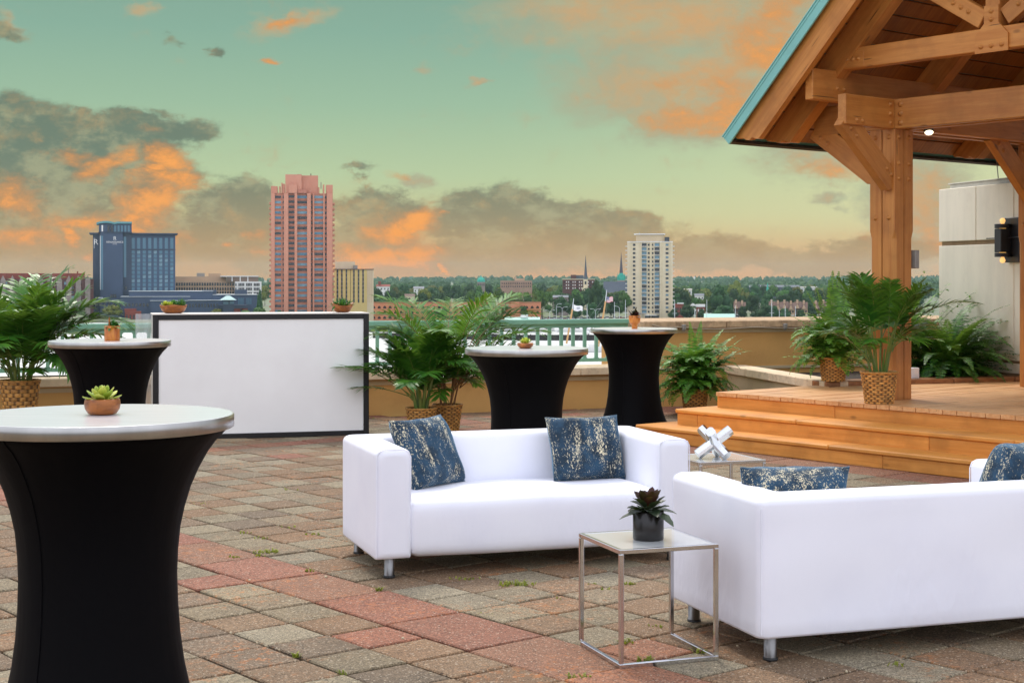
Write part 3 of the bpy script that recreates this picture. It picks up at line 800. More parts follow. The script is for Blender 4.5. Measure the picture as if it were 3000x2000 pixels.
def sofa_shell(hw, hd, aw, zb, zt, r=.036):
    # arms and back as one upholstered U, swept between an outer and an inner outline
    def path(x, y0, y1, rc):
        pts = []
        for i in range(17): pts.append((-x, y0+(y1-rc-y0)*i/16))
        for i in range(1, 8): a_ = math.pi-math.pi/2*i/8; pts.append((-x+rc+rc*math.cos(a_), y1-rc+rc*math.sin(a_)))
        for i in range(31): pts.append((-x+rc+(2*x-2*rc)*i/30, y1))
        for i in range(1, 8): a_ = math.pi/2-math.pi/2*i/8; pts.append((x-rc+rc*math.cos(a_), y1-rc+rc*math.sin(a_)))
        for i in range(17): pts.append((x, y1-rc-(y1-rc-y0)*i/16))
        return pts
    po, pi_ = path(hw, -hd, hd, .045), path(hw-aw, -hd, hd-aw, .03)
    W_, H_ = aw, zt-zb
    sec = []
    def arc(cx, cz, a0, n=6): return [(cx+r*math.cos(a0+math.pi/2*i/n), cz+r*math.sin(a0+math.pi/2*i/n)) for i in range(n+1)]
    rb = .016
    sec += [(rb*.3, rb*.3), (0, rb)]+[(0, rb+(H_-r-rb)*i/10) for i in range(1, 10)]
    sec += [(r-r*math.cos(math.pi/2*i/6), H_-r+r*math.sin(math.pi/2*i/6)) for i in range(7)]+[(r+(W_-2*r)*i/5, H_+.004*math.sin(math.pi*i/5)) for i in range(1, 5)]
    sec += [(W_-r+r*math.sin(math.pi/2*i/6), H_-r+r*math.cos(math.pi/2*i/6)) for i in range(7)]+[(W_, H_-r-(H_-r-rb)*i/10) for i in range(1, 10)]+[(W_, rb), (W_-rb*.3, rb*.3)]
    n = len(sec); b = MB(); rings = []
    def ring(k, sh, back):
        # sh: how far the section is drawn in, back: shift along the arm towards the front
        out = []
        for (f, z) in sec:
            cf, cz = W_/2, H_/2
            f2 = cf+(f-cf)*(1-sh/(W_/2)); z2 = cz+(z-cz)*(1-sh/(H_/2))
            q = f2/W_; x = po[k][0]+(pi_[k][0]-po[k][0])*q; y = po[k][1]+(pi_[k][1]-po[k][1])*q-back
            wx = .0022*(math.sin(x*8+z*7)+.6*math.sin(y*15+z*19+x*3))*(1 if .03 < z < H_-.05 else .3)
            out.append((x+(wx if abs(pi_[k][0]-po[k][0]) > .1 and abs(pi_[k][1]-po[k][1]) < .02 else 0), y+(wx if abs(pi_[k][1]-po[k][1]) > .1 else 0), zb+z2))
        return out
    K_ = len(po)
    for i in range(7): a_ = math.pi/2*i/6; rings.append(ring(0, r*(1-math.sin(a_)), r*math.cos(a_)-r))
    for k in range(1, K_-1):
        if po[k][1] < -hd+r+.01: continue
        rings.append(ring(k, 0, 0))
    for i in range(7): a_ = math.pi/2*(6-i)/6; rings.append(ring(K_-1, r*(1-math.sin(a_)), r*math.cos(a_)-r))
    vs = [p for rg in rings for p in rg]
    fs = [(i*n+k, i*n+(k+1) % n, (i+1)*n+(k+1) % n, (i+1)*n+k) for i in range(len(rings)-1) for k in range(n)]
    b.add(vs, fs, 0, True); m_ = len(rings)
    b.add(rings[0], [list(range(n))[::-1]], 0, True); b.add(rings[-1], [list(range(n))], 0, True)
    return b
def sofa(label, c, rz):
    t = thing('sofa', label, 'sofa', (c[0], c[1], 0), rz, 'white slipcovered sofas')
    hw, hd, aw = .89, .435, .19
    zb, zt = .098, .672
    sofa_shell(hw, hd, aw, zb, zt).build('shell', M_SOFA, t)
    rounded_box(-hw+aw-.012, hw-aw+.012, -hd+.004, hd-.17, zb+.001, .405, .065, 14, .004, .003, 4).build('seat', M_SOFA, t)
    b = MB()
    for sx in (-1, 1):      # piped seams round the front of both arms and down the back corners
        xa, xb = sx*(hw-.004), sx*(hw-aw+.004); e = .030
        b.tube([(xa, -hd+e*.35, zb+.02), (xa, -hd+e*.35, zt-.04), (xa-sx*.012, -hd+e*.35, zt-.012), (xa-sx*.04, -hd+e*.35, zt-.001), (xb+sx*.04, -hd+e*.35, zt-.001), (xb+sx*.012, -hd+e*.35, zt-.012), (xb, -hd+e*.35, zt-.04), (xb, -hd+e*.35, .40)], .0028, 5)
        b.tube([(sx*(hw-.012), hd-.0105, zb+.02), (sx*(hw-.012), hd-.0105, zt-.045)], .0026, 5)
    b.build('seam_piping', M_SOFA, t)
    for sx in (-1, 1):
        for sy in (-1, 1):
            b = MB(); b.lathe([(.029, .0), (.030, .008), (.030, .009), (.027, .0095), (.027, .125)], 20, 0, T(sx*(hw-.085), sy*(hd-.07), 0)); b.lathe([(.030, .0), (.031, .003), (.031, .012), (.0275, .013)], 20, 1, T(sx*(hw-.085), sy*(hd-.07), .0))
            b.build('leg', [M_STEEL, M_BLACK], t)
    return t
UA = R(17.3)
UA = R(18.3)
u2, v2 = Vector((math.cos(UA), math.sin(UA), 0)), Vector((-math.sin(UA), math.cos(UA), 0))
c1 = Vector((-.700, 7.84, 0))+u2*.89+v2*.435; c2 = Vector((.9986, 6.122, 0))+u2*.89+v2*.435
s1 = sofa('white fabric sofa facing the viewer with two blue cushions on its seat', c1, UA)
s2 = sofa('white fabric sofa seen from behind, its near corner beside the chrome side table', c2, UA+math.pi)

def cushion(label, cen, ex, n_, tilt, size=.455, T_=.1, seed=1, hgt=None):
    hz = hgt or size
    """ex: horizontal edge direction, n_: horizontal facing; tilt leans the top away from the facing side"""
    N = 26; b = MB(); rr = random.Random(seed)
    ph = [rr.uniform(0, 6.28) for _ in range(8)]
    def pt(u, v, s_):
        w = (max(0, (1-u**4)*(1-v**4)))**.55
        th = T_*w*(1+.12*math.sin(3*u+ph[0])*math.cos(2.6*v+ph[1]))+.006*(1-w)
        kx = 1-.055*(1-abs(u))*0-.07*(1-v*v)*abs(u)**6
        kz = 1-.07*(1-u*u)*abs(v)**6
        wr = .006*math.sin(9*u+5*v+ph[2])*w*(1-w)*3
        return (u*size/2*kx, s_*(th+wr), v*hz/2*kz)
    for s_ in (-1, 1):
        o = len(b.v)
        vs = [pt(-1+2*i/N, -1+2*j/N, s_) for j in range(N+1) for i in range(N+1)]
        fs = [(j*(N+1)+i, j*(N+1)+i+1, (j+1)*(N+1)+i+1, (j+1)*(N+1)+i) for j in range(N) for i in range(N)]
        b.add(vs, fs if s_ < 0 else [f[::-1] for f in fs], 0, True)
    # edge welt closes the gap between both faces
    ring = [(-1+2*i/N, -1) for i in range(N)]+[(1, -1+2*i/N) for i in range(N)]+[(1-2*i/N, 1) for i in range(N)]+[(-1, 1-2*i/N) for i in range(N)]
    vs = [pt(u, v, -1) for u, v in ring]+[pt(u, v, 1) for u, v in ring]; n = len(ring)
    b.add(vs, [(k, n+k, n+(k+1) % n, (k+1) % n) for k in range(n)], 0, True)
    o = b.build('cushion', M_VELVET)
    ex = Vector(ex).normalized(); n_ = Vector(n_); n_ = (n_-ex*n_.dot(ex)).normalized()
    up = Vector((0,0,1))*math.cos(tilt)-n_*math.sin(tilt)
    y = up.cross(ex)        # pillow back
    m = Matrix((ex, y, up)).transposed().to_4x4(); m.translation = Vector(cen)+up*hz/2
    o.matrix_world = m
    return tag(o, label, 'cushion', 'blue velvet cushions on the sofas')
u2, v2 = Vector((math.cos(UA), math.sin(UA), 0)), Vector((-math.sin(UA), math.cos(UA), 0))
cushion('blue velvet cushion slumped against the armrest next to the white bar', (-.40, 8.47, .40), (.55, .83, 0), (.86, -.51, 0), R(25), .47, .085, 1, .415)
cushion('upright blue velvet cushion at the right end of the sofa facing the viewer', (.45, 8.72, .398), u2+v2*.05, -v2, R(20), .455, .09, 2, .385)
cushion('blue velvet cushion of which only the top shows in the middle over a sofa back', tuple(Vector((1.215, 6.64, .36))), Vector((1, .04, 0)), Vector((0, 1, 0)), R(14), .475, .115, 3, .40)
cushion('blue velvet cushion leaning sideways in the corner of the sofa at the frame edge', tuple(Vector((2.27, 7.02, .41))), Vector((.80, .60, 0)), Vector((-.60, .80, 0)), R(24), .48, .12, 4, .44)

def side_table(label, c, rz):
    t = thing('side_table', label, 'side table', (c[0], c[1], 0), rz, 'chrome frame side tables')
    h, s_, z = .22, .009, .475
    b = MB()
    for x in (-1, 1): b.bbox(x*(h-s_)-s_, x*(h-s_)+s_, -h+2*s_, h-2*s_, z-.018, z, .002)
    for y in (-1, 1): b.bbox(-h, h, y*(h-s_)-s_, y*(h-s_)+s_, z-.018, z, .002)
    b.build('top_frame', M_CHROME, t)
    for x in (-1, 1):
        for y in (-1, 1):
            b = MB(); b.bbox(x*(h-s_)-s_, x*(h-s_)+s_, y*(h-s_)-s_, y*(h-s_)+s_, .0185, z-.0185, .002); b.build('leg', M_CHROME, t)
    b = MB()
    for x in (-1, 1): b.bbox(x*(h-s_)-s_, x*(h-s_)+s_, -h+2*s_, h-2*s_, .0, .018, .002)
    b.bbox(-h, h, -h, -h+2*s_, 0, .018, .002)
    b.build('base_rail', M_CHROME, t)
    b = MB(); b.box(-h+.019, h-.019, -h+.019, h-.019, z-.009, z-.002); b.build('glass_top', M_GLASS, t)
    return t
side_table('chrome cube side table with glass top carrying the black plant pot', (.565, 6.343), R(19.5))
side_table('chrome side table behind the sofa corner with a silver sculpture on its glass', (1.243, 9.244), R(19.5))
# silver jack sculpture: three crossing bars standing on three tips
b = MB(); L, q = .128, .028
for ax in range(3):
    oct_ = [(q*.55, -q), (q, -q*.55), (q, q*.55), (q*.55, q), (-q*.55, q), (-q, q*.55), (-q, -q*.55), (-q*.55, -q)]
    m = [RY(R(90)), RX(R(90)), Matrix.Identity(4)][ax]
    b.prism(oct_, -L, L, 0, m)
jk = b.build('jack_sculpture', M_SILVER); jx, jy = 1.222, 9.19
cols = [Vector((.8165*math.cos(R(p_)), .8165*math.sin(R(p_)), -.57735)) for p_ in (-50, -170, 70)]
jk.matrix_world = T(jx, jy, .4755+L/math.sqrt(3)+q*.8165*.9) @ Matrix((cols[0], cols[1], cols[2])).transposed().to_4x4()
tag(jk, 'silver three bar jack sculpture resting on the far glass side table', 'sculpture')

# cocktail tables
def cocktail(label, x, y, zt, rz=0):
    t = thing('cocktail_table', label, 'cocktail table', (x, y, 0), rz, 'round cocktail tables in black stretch covers')
    k = zt/1.085
    b = MB(); b.lathe([(.40, zt-.046), (.452, zt-.046), (.457, zt-.043), (.457, zt-.004), (.4545, zt-.0005)], 96, 0); b.build('table_rim', M_ALUE, t)
    b = MB(); b.lathe([(.4, zt-.02), (.4535, zt-.0015), (.449, zt), (.02, zt)], 96, 0, sm=False); b.build('tabletop', M_ALU, t)
    prof = [(.37,.02),(.345,.05),(.325,.09),(.303,.16),(.286,.24),(.273,.34),(.266,.44),(.263,.54),(.266,.62),(.274,.70),(.289,.77),(.310,.84),(.336,.90),(.366,.955),(.395,.995),(.42,1.02),(.432,1.034),(.434,1.04)]
    prof = [(r*1.0, z*k) for r, z in prof]
    def wob(an, i):
        z = prof[i][1]
        e = max(0, 1-z/.5); e2 = max(0, (z-.6)/.45)
        return (1+.035*e*math.cos(4*an+.6)+.004*math.sin(16*an)*e2, 0)
    b = MB(); b.lathe(prof, 96, 0, wob=wob)
    for an in (-2.05, 1.1):
        pts = []
        for i, (r, z) in enumerate(prof): q = wob(an, i)[0]; pts.append(((r*q+.001)*math.cos(an), (r*q+.001)*math.sin(an), z))
        b.tube(pts, .0028, 5)
    hem = [(prof[0][0]*wob(2*math.pi*k/72, 0)[0]*math.cos(2*math.pi*k/72), prof[0][0]*wob(2*math.pi*k/72, 0)[0]*math.sin(2*math.pi*k/72), .021) for k in range(73)]
    b.tube(hem, .005, 5); b.build('stretch_cover', M_SPAN, t)
    b = MB()
    for q in range(4):
        an = q*math.pi/2+.15*0-.6/4
        b.lathe([(.035, 0), (.04, .004), (.04, .02), (.03, .026)], 14, 0, T(.36*math.cos(an), .36*math.sin(an), 0))
    b.build('foot', M_BLACK, t)
    return t
TN = (-1.415, 5.20); TL = (-3.075, 11.62); TM = (.108, 11.27); TF = (1.283, 15.99)
cocktail('nearest round cocktail table, cut by the frame edge, black stretch cover and metal top', *TN, 1.092)
cocktail('round cocktail table in front of the black edge of the white bar', *TL, 1.088)
cocktail('wide looking cocktail table behind the back of the sofa facing the viewer', *TM, 1.046)
cocktail('smallest cocktail table by the steps, with the dark leaved wooden goblet on it', *TF, 1.038)

# bar
br = thing('portable_bar', 'white portable bar counter with black frame standing before the railing', 'bar', (-3.459, 14.63, 0), R(15.4))
BW, BH, BD, bf = 2.105, 1.222, .5, .055
b = MB()
for x0, x1, z0, z1 in ((0, bf, .0, BH-.012), (BW-bf, BW, .0, BH-.012), (bf, BW-bf, BH-.012-.048, BH-.012), (bf, BW-bf, .0, .05)):
    b.bbox(x0, x1, 0, .05, z0, z1, .003)
    if z1-z0 > .5:
        for k in (1, 2, 3): b.box(x0+bf*k/4-.0035, x0+bf*k/4+.0035, -.003, 0, z0+.004, z1-.004)
    else:
        for k in (1, 2, 3): b.box(x0+.004, x1-.004, -.003, 0, z0+(z1-z0)*k/4-.0035, z0+(z1-z0)*k/4+.0035)
b.build('frame', M_BFRAME, br)
b = MB(); b.box(bf, BW-bf, .012, .03, .05, BH-.06); b.build('front_panel', M_BPANEL, br)
b = MB(); b.bbox(-.006, BW+.004, -.006, BD, BH-.0118, BH, .003); b.build('bar_top', M_BTOP, br)
for x0 in (.0, BW-.02):
    b = MB(); b.box(x0+.002, x0+.018, .051, BD-.01, 0, BH-.0125); b.build('side_panel', M_BTOP, br)
# clear plastic sheet hanging at the bar's end
b = MB(); n = 14; vs = []
for j in range(11):
    for i in range(n+1):
        tt = i/n; z = .12+(BH-.005-.12)*j/10
        vs.append((-.155*tt, .30+.012*math.sin(tt*9+j*.4)+.02*math.sin(j*.7), z))
fs = [(j*(n+1)+i, j*(n+1)+i+1, (j+1)*(n+1)+i+1, (j+1)*(n+1)+i) for j in range(10) for i in range(n)]
b.add(vs, fs, 0, True); b.build('plastic_curtain', M_FILM, br)

# ================================================================== POTTED PLANTS
def basket(par, rt, rb, h, rows=14, segs=26):
    b = MB(); per = 4; ns = segs*per
    for r_ in range(rows):
        z0, z1 = h*r_/rows, h*(r_+1)/rows
        lv = 5; vs = []
        for l in range(lv):
            f = l/(lv-1); z = z0+(z1-z0)*(.04+.92*f)
            rad = rb+(rt-rb)*(z/h)
            for k in range(ns):
                an = 2*math.pi*k/ns
                ph_ = math.sin(segs/2*an+(math.pi if r_ % 2 else 0)+.25*math.sin(r_*2.1))
                bulge = math.sin(math.pi*f)**.6*.006*(.25+.75*max(0, ph_))
                q = rad+bulge+(.003*ph_)
                vs.append((q*math.cos(an), q*math.sin(an), z))
        fs = [(l*ns+k, l*ns+(k+1) % ns, (l+1)*ns+(k+1) % ns, (l+1)*ns+k) for l in range(lv-1) for k in range(ns)]
        o = b.add(vs, fs, 0, True, None, (1,1,1,1))
        tones = [rnd.uniform(.6, 1.12) for _ in range(segs)]
        for l in range(lv):
            for k in range(ns):
                an = 2*math.pi*k/ns
                ph_ = math.sin(segs/2*an+(math.pi if r_ % 2 else 0)+.25*math.sin(r_*2.1))
                q_ = max(0, min(1, (ph_+.80)/.45)); c = (.30+.70*q_*q_*(3-2*q_))*tones[(int((an*segs/2+(math.pi if r_ % 2 else 0)+.25*math.sin(r_*2.1))/6.2832)+r_*5) % segs]
                b.c[o+l*ns+k] = (c, c, c, 1)
    o = b.add([((rb+(rt-rb)*z/h-.006)*math.cos(2*math.pi*k/24), (rb+(rt-rb)*z/h-.006)*math.sin(2*math.pi*k/24), z) for z in (0.0, h) for k in range(24)],
          [(k, (k+1) % 24, 24+(k+1) % 24, 24+k) for k in range(24)]+[list(range(24))[::-1]], 0, True, None, (.2, .2, .2, 1))
    bo = b.build('basket', M_WEAVE, par)
    b = MB(); pts = []
    for st in range(2):
        vs = []
        b.tube([((rt+.002+.004*math.sin(10*an_+st*3.14))*math.cos(an_), (rt+.002+.004*math.sin(10*an_+st*3.14))*math.sin(an_), h+.003*math.cos(10*an_+st*3.14)) for an_ in [2*math.pi*k/80 for k in range(81)]], .0085, 6, 0, None, True, (.8,.8,.8,1))
    b.build('rim', M_WEAVE, bo)
    b = MB(); b.lathe([(rt-.01, h-.03), (.01, h-.025)], 20, 0); b.build('soil', M_SOIL, par)
def leaflet(b, p, d, l, w, nrm, mi=0, droop=.25, n=2):
    d = Vector(d).normalized(); sd = d.cross(nrm).normalized()
    vs = [p-sd*w*.25, p+sd*w*.25]; fs = []
    for i in range(1, n+1):
        t = i/(n+1); q = p+d*l*t-Vector((0,0,1))*droop*l*t*t
        ww = w*.5*math.sin(math.pi*(.25+.62*t))**.8
        vs += [q-sd*ww, q+sd*ww]
        k = len(vs); fs.append((k-4, k-3, k-1, k-2))
    vs.append(p+d*l-Vector((0,0,1))*droop*l); k = len(vs)
    fs.append((k-3, k-2, k-1))
    b.add(vs, fs, mi)
def palm_frond(bl, bs, p, az, el, L, droop, npair, ll, lw, bare=.28, mi=0, rr=rnd, r0=.006):
    """arching feather frond: stalk into bs, leaflets into bl"""
    N = 14; pts = []; q = Vector(p); a_el = el; st = L/N
    tw = rr.uniform(-.25, .25)
    dirs = []
    for i in range(N+1):
        pts.append(q.copy())
        d = Vector((math.cos(az)*math.cos(a_el), math.sin(az)*math.cos(a_el), math.sin(a_el))); dirs.append(d)
        q = q+d*st; a_el -= droop/N*(.35+1.3*i/N); az += tw/N
    bs.tube(pts, [r0*(1-.8*i/N) for i in range(N+1)], 5)
    for k in range(npair):
        t = bare+(1-bare)*(k+.5)/npair
        i = min(N-1, int(t*N)); f = t*N-i
        c = pts[i].lerp(pts[i+1], f); d = dirs[i]
        side = d.cross(Vector((0,0,1)))
        if side.length < .05: side = Vector((math.sin(az), -math.cos(az), 0))
        side.normalize(); up = side.cross(d).normalized()
        tt = (t-bare)/(1-bare)
        l = ll*(math.sin(math.pi*(.18+.74*tt)))**.7*rr.uniform(.85, 1.1)
        fw = .55+.65*tt
        for s_ in (-1, 1):
            dd = side*s_+d*fw+up*rr.uniform(.05, .4)
            leaflet(bl, c, dd, l, lw*rr.uniform(.8, 1.15), (up+side*s_*-.35).normalized(), mi, rr.uniform(.12, .42))
def palm(name, label, x, y, z, rt, rb, h, fronds, seed, mats=(M_PALM, M_STEM), canes=7, cane_r=.012, cs=.09, ch=.25):
    rr = random.Random(seed)
    t = thing(name, label, 'potted palm', (x, y, z), rr.uniform(0, 6), 'potted palms in woven baskets')
    basket(t, rt, rb, h)
    rz = t.rotation_euler.z
    bl, bs = MB(), MB()
    tops = []
    for k in range(canes):
        a = 2*math.pi*k/canes+rr.uniform(-.3, .3); q = cs*rr.uniform(.2, 1)
        p0 = Vector((q*math.cos(a), q*math.sin(a), h-.03)); hh = ch*rr.uniform(.7, 1.3)
        p1 = p0+Vector((math.cos(a)*hh*.22, math.sin(a)*hh*.22, hh))
        bs.tube([p0, p0.lerp(p1, .5)+Vector((0,0,.0)), p1], [cane_r*1.2, cane_r, cane_r*.8], 7)
        tops.append((p1, a))
    for (az, el, L, dr, npair, ll, lw, bare) in fronds:
        az -= rz
        # nearest cane by direction
        p, a = min(tops, key=lambda q: abs((q[1]-az+math.pi) % (2*math.pi)-math.pi)+rr.random()*1.2)
        palm_frond(bl, bs, p-Vector((0,0,rr.uniform(0, .12))), az, el, L, dr, npair, ll, lw, bare, 0, rr)
    bs.build('stems', mats[1], t); bl.build('foliage', mats[0], t)
    return t
def rfronds(n, seed, L, el=(50, 85), dr=(.6, 1.5), npair=26, ll=.26, lw=.02, bare=.3, azs=None):
    rr = random.Random(seed); out = []
    for k in range(n):
        az = (2*math.pi*k/n+rr.uniform(-.35, .35)) if not azs else R(rr.uniform(*azs[k % len(azs)]))
        out.append((az, R(rr.uniform(*el)), rr.uniform(L[0], L[1]), rr.uniform(*dr), npair, ll*rr.uniform(.85, 1.15), lw, bare))
    return out
# tall dense palm at the left
fr = rfronds(28, 11, (.72, 1.04), (62, 88), (.4, 1.2), 22, .34, .034, .22)+rfronds(20, 12, (.62, .98), (34, 66), (.8, 1.7), 19, .32, .032, .28)+rfronds(12, 13, (.45, .7), (18, 50), (.7, 1.4), 15, .24, .028, .3)
fr += [(R(8), R(50), 1.12, 1.6, 24, .30, .034, .4), (R(-12), R(40), 1.0, 1.45, 22, .30, .034, .4), (R(-30), R(28), .85, 1.0, 18, .24, .028, .4), (R(190), R(30), .8, 1.0, 20, .28, .028, .4), (R(15), R(62), 1.12, 1.4, 24, .32, .034, .36)]
palm('potted_palm', 'tall dense dark palm in a basket beside the railing, at the frame edge', -4.89, 15.1, 0, .19, .13, .55, fr, 3, (M_PALM, M_STEM), 10, .014, .11, .24)
# the two palms right of the bar
fr = rfronds(30, 21, (.44, .64), (50, 86), (.5, 1.3), 20, .28, .030, .24)+rfronds(10, 22, (.45, .66), (30, 60), (.7, 1.4), 18, .26, .028, .3)+[(R(180), R(38), .84, .9, 18, .26, .022, .42), (R(172), R(20), .62, .6, 16, .24, .018, .42), (R(200), R(50), .72, 1.1, 20, .27, .026, .36), (R(165), R(56), .72, 1.0, 20, .28, .028, .36)]
palm('potted_palm', 'dark broad palm right of the bar, fronds reaching over the bar edge', -.905, 15.15, 0, .148, .118, .27, fr, 4, (M_PALM, M_STEM), 6, .018, .06, .26)
fr = rfronds(8, 31, (.85, 1.1), (62, 84), (.8, 1.5), 26, .34, .020, .46)+rfronds(34, 32, (.36, .66), (30, 80), (.8, 1.9), 22, .19, .018, .22)+[(R(20), R(68), 1.22, 1.5, 30, .42, .022, .46), (R(30), R(74), 1.24, 1.4, 30, .42, .022, .46), (R(5), R(58), 1.12, 1.35, 28, .40, .022, .44), (R(-15), R(52), 1.02, 1.4, 26, .36, .022, .42), (R(40), R(60), 1.0, 1.3, 26, .36, .022, .42), (R(150), R(66), 1.0, 1.25, 22, .28, .013, .55), (R(160), R(74), 1.15, 1.2, 26, .34, .018, .5), (R(125), R(76), 1.2, 1.1, 28, .36, .02, .48), (R(80), R(80), 1.2, 1.2, 28, .36, .02, .46), (R(60), R(72), 1.2, 1.4, 28, .38, .02, .46), (R(200), R(60), .9, 1.3, 22, .3, .016, .5), (R(-25), R(40), .85, 1.3, 22, .30, .018, .4), (R(10), R(40), .9, 1.1, 24, .34, .02, .4)]
palm('potted_palm', 'taller lighter palm with feathery fronds in a basket, against the low mustard wall', -.66, 15.56, 0, .148, .112, .27, fr, 5, (M_PALML, M_STEMB), 9, .009, .09, .30)
# palm on the deck
fr = rfronds(16, 41, (.54, .78), (68, 88), (.5, 1.3), 22, .24, .021, .36)+rfronds(12, 42, (.36, .52), (40, 66), (.8, 1.6), 18, .22, .019, .34)+[(R(-10), R(48), .85, 1.2, 26, .24, .015, .4), (R(175), R(52), .56, 1.1, 18, .2, .019, .4), (R(-20), R(10), .42, .3, 8, .16, .016, .4)]
palm('potted_palm', 'slender palm in a basket on the wooden deck edge before the post', 3.275, 13.55, .45, .158, .122, .277, fr, 6, (M_PALM, M_STEM), 9, .010, .09, .28)

def fern_frond(bl, bs, p, az, el, L, droop, npair, ll, rr, mi=0):
    N = 12; pts = []; q = Vector(p); a_el = el; st = L/N; dirs = []
    for i in range(N+1):
        pts.append(q.copy()); d = Vector((math.cos(az)*math.cos(a_el), math.sin(az)*math.cos(a_el), math.sin(a_el))); dirs.append(d)
        q = q+d*st; a_el -= droop/N*(.4+1.2*i/N)
    bs.tube(pts, [.003*(1-.7*i/N) for i in range(N+1)], 4)
    for k in range(npair):
        t = .1+.9*(k+.5)/npair; i = min(N-1, int(t*N)); f = t*N-i
        c = pts[i].lerp(pts[i+1], f); d = dirs[i]
        side = d.cross(Vector((0,0,1)))
        if side.length < .05: side = Vector((math.sin(az), -math.cos(az), 0))
        side.normalize(); up = side.cross(d).normalized()
        l = ll*min(1, (1.04-t)*2.2)*(.55+.45*min(1, t*4))*rr.uniform(.85, 1.1)
        for s_ in (-1, 1):
            dd = side*s_+d*.18+up*rr.uniform(-.1, .25)
            leaflet(bl, c, dd, l, L*.9/npair*.95, up, mi, rr.uniform(.0, .3), 1)
def fern(name, label, x, y, z, bk, n, L, seed, mats, spec=None, ll=.075, group=None, el=(5, 88), dr=(.8, 2.2), oval=(1, 1), rise=0.0):
    rr = random.Random(seed)
    t = thing(name, label, 'fern', (x, y, z), 0, group)
    h = 0
    if bk: basket(t, *bk); h = bk[2]
    bl, bs = MB(), MB()
    for k in range(n):
        az = rr.uniform(0, 2*math.pi); e = R(rr.uniform(*el))
        LL = rr.uniform(*L)
        LL *= oval[0] if abs(math.cos(az)) > .7 else oval[1]
        q = rr.uniform(0, .09)
        if bk and math.sin(az) < -.4: e = max(e, R(28)); LL *= .8
        fern_frond(bl, bs, (q*math.cos(az), q*math.sin(az), h-.02+(rr.random()**1.5)*rise), az, e, LL, rr.uniform(*dr), max(12, int(LL*44)), ll*rr.uniform(.8, 1.15), rr)
    for (az, e, LL, d_, l_) in (spec or []):
        fern_frond(bl, bs, (0, 0, h), R(az), R(e), LL, d_, int(LL*46), l_, rr)
    bs.build('stems', M_STEM, t); bl.build('foliage', mats, t)
    return t
fern('potted_fern', 'bushy fern in a dark basket on the ground beside the wooden steps', 2.10, 17.45, 0, (.155, .12, .30), 230, (.30, .58), 51, M_FERN, [(60, 84, .8, .4, .1), (110, 86, .78, .3, .1), (20, 66, .82, .9, .11), (5, 52, .82, 1.0, .11), (35, 72, .82, .8, .11), (150, 70, .74, .9, .1), (-20, 20, .5, 1.5, .1), (-60, 10, .5, 1.4, .11), (-110, 10, .5, 1.4, .11), (-5, 58, .8, .6, .1), (15, 48, .74, .5, .1)], .095, 'potted ferns in baskets', (-5, 80), (.9, 2.4), (1, 1), .34)
fern('potted_fern', 'fern with upright fronds in a basket on the planter coping corner', 3.335, 15.77, .50, (.14, .115, .24), 170, (.30, .56), 52, M_FERNY, [(175, 74, .84, .35, .095), (140, 80, .8, .3, .095), (100, 86, .82, .2, .1), (60, 84, .92, .3, .105), (30, 80, .82, .4, .1), (185, 5, .55, .2, .1), (195, -4, .5, .3, .09), (0, 58, .66, 1, .1), (170, 60, .64, .8, .09), (80, 84, .92, .2, .1), (-80, 0, .45, 1.2, .1), (10, 75, .86, .3, .1), (160, 78, .7, .2, .09)], .088, 'potted ferns in baskets', (0, 84), (.8, 2.2), (1, 1), .26)
fern('fern', 'large drooping dark fern in the planter before the pale building', 4.86, 16.98, .38, None, 240, (.55, 1.0), 53, M_FERND, [(5, 62, 1.35, 1.7, .11), (-5, 50, 1.3, 1.8, .11), (-15, 56, 1.3, 1.6, .11), (-30, 46, 1.2, 1.8, .11), (-60, 50, 1.1, 1.8, .11), (-90, 45, 1.1, 1.7, .11), (-120, 50, 1.1, 1.8, .11), (20, 62, 1.3, 1.5, .11)], .1, 'ferns growing in the planter', (0, 84), (.9, 2.3), (1, 1), .3)
fern('fern', 'lighter green fern rising behind the timber post in the planter', 4.36, 17.3, .38, None, 90, (.7, 1.1), 54, M_FERNY, [(60, 78, 1.15, .5, .09), (20, 74, 1.2, .7, .09), (120, 80, 1.1, .5, .09), (0, 62, 1.1, .9, .09)], .09, 'ferns growing in the planter', (20, 88), (.6, 1.8), (1, 1), .35)
# tall shrub with small rounded leaves behind the post
t = thing('shrub', 'tall shrub with small bright leaves behind the deck palm in the planter', 'shrub', (4.62, 17.75, .38))
bl, bs = MB(), MB(); rr = random.Random(61)
for k in range(34):
    az = rr.uniform(0, 6.28); e = R(rr.uniform(62, 88)); q = Vector((0,0,0)); pts = [q.copy()]
    LL = rr.uniform(.8, 1.36)
    for i in range(10):
        d = Vector((math.cos(az)*math.cos(e), math.sin(az)*math.cos(e), math.sin(e))); q = q+d*LL/10; e -= rr.uniform(.0, .1); pts.append(q.copy())
        if i > 2:
            for _ in range(9):
                a2 = rr.uniform(0, 6.28); dd = Vector((math.cos(a2), math.sin(a2), rr.uniform(-.2, .8)))
                leaflet(bl, q+Vector((rr.uniform(-.03,.03), rr.uniform(-.03,.03), rr.uniform(-.05,.05))), dd, rr.uniform(.04, .075), .026, Vector((0,0,1)) if abs(dd.z) < .7 else Vector((1,0,0)), 0, .2, 1)
    bs.tube(pts, [.005*(1-.07*i) for i in range(11)], 4)
bs.build('stems', M_STEM, t); bl.build('foliage', M_FERNY, t)

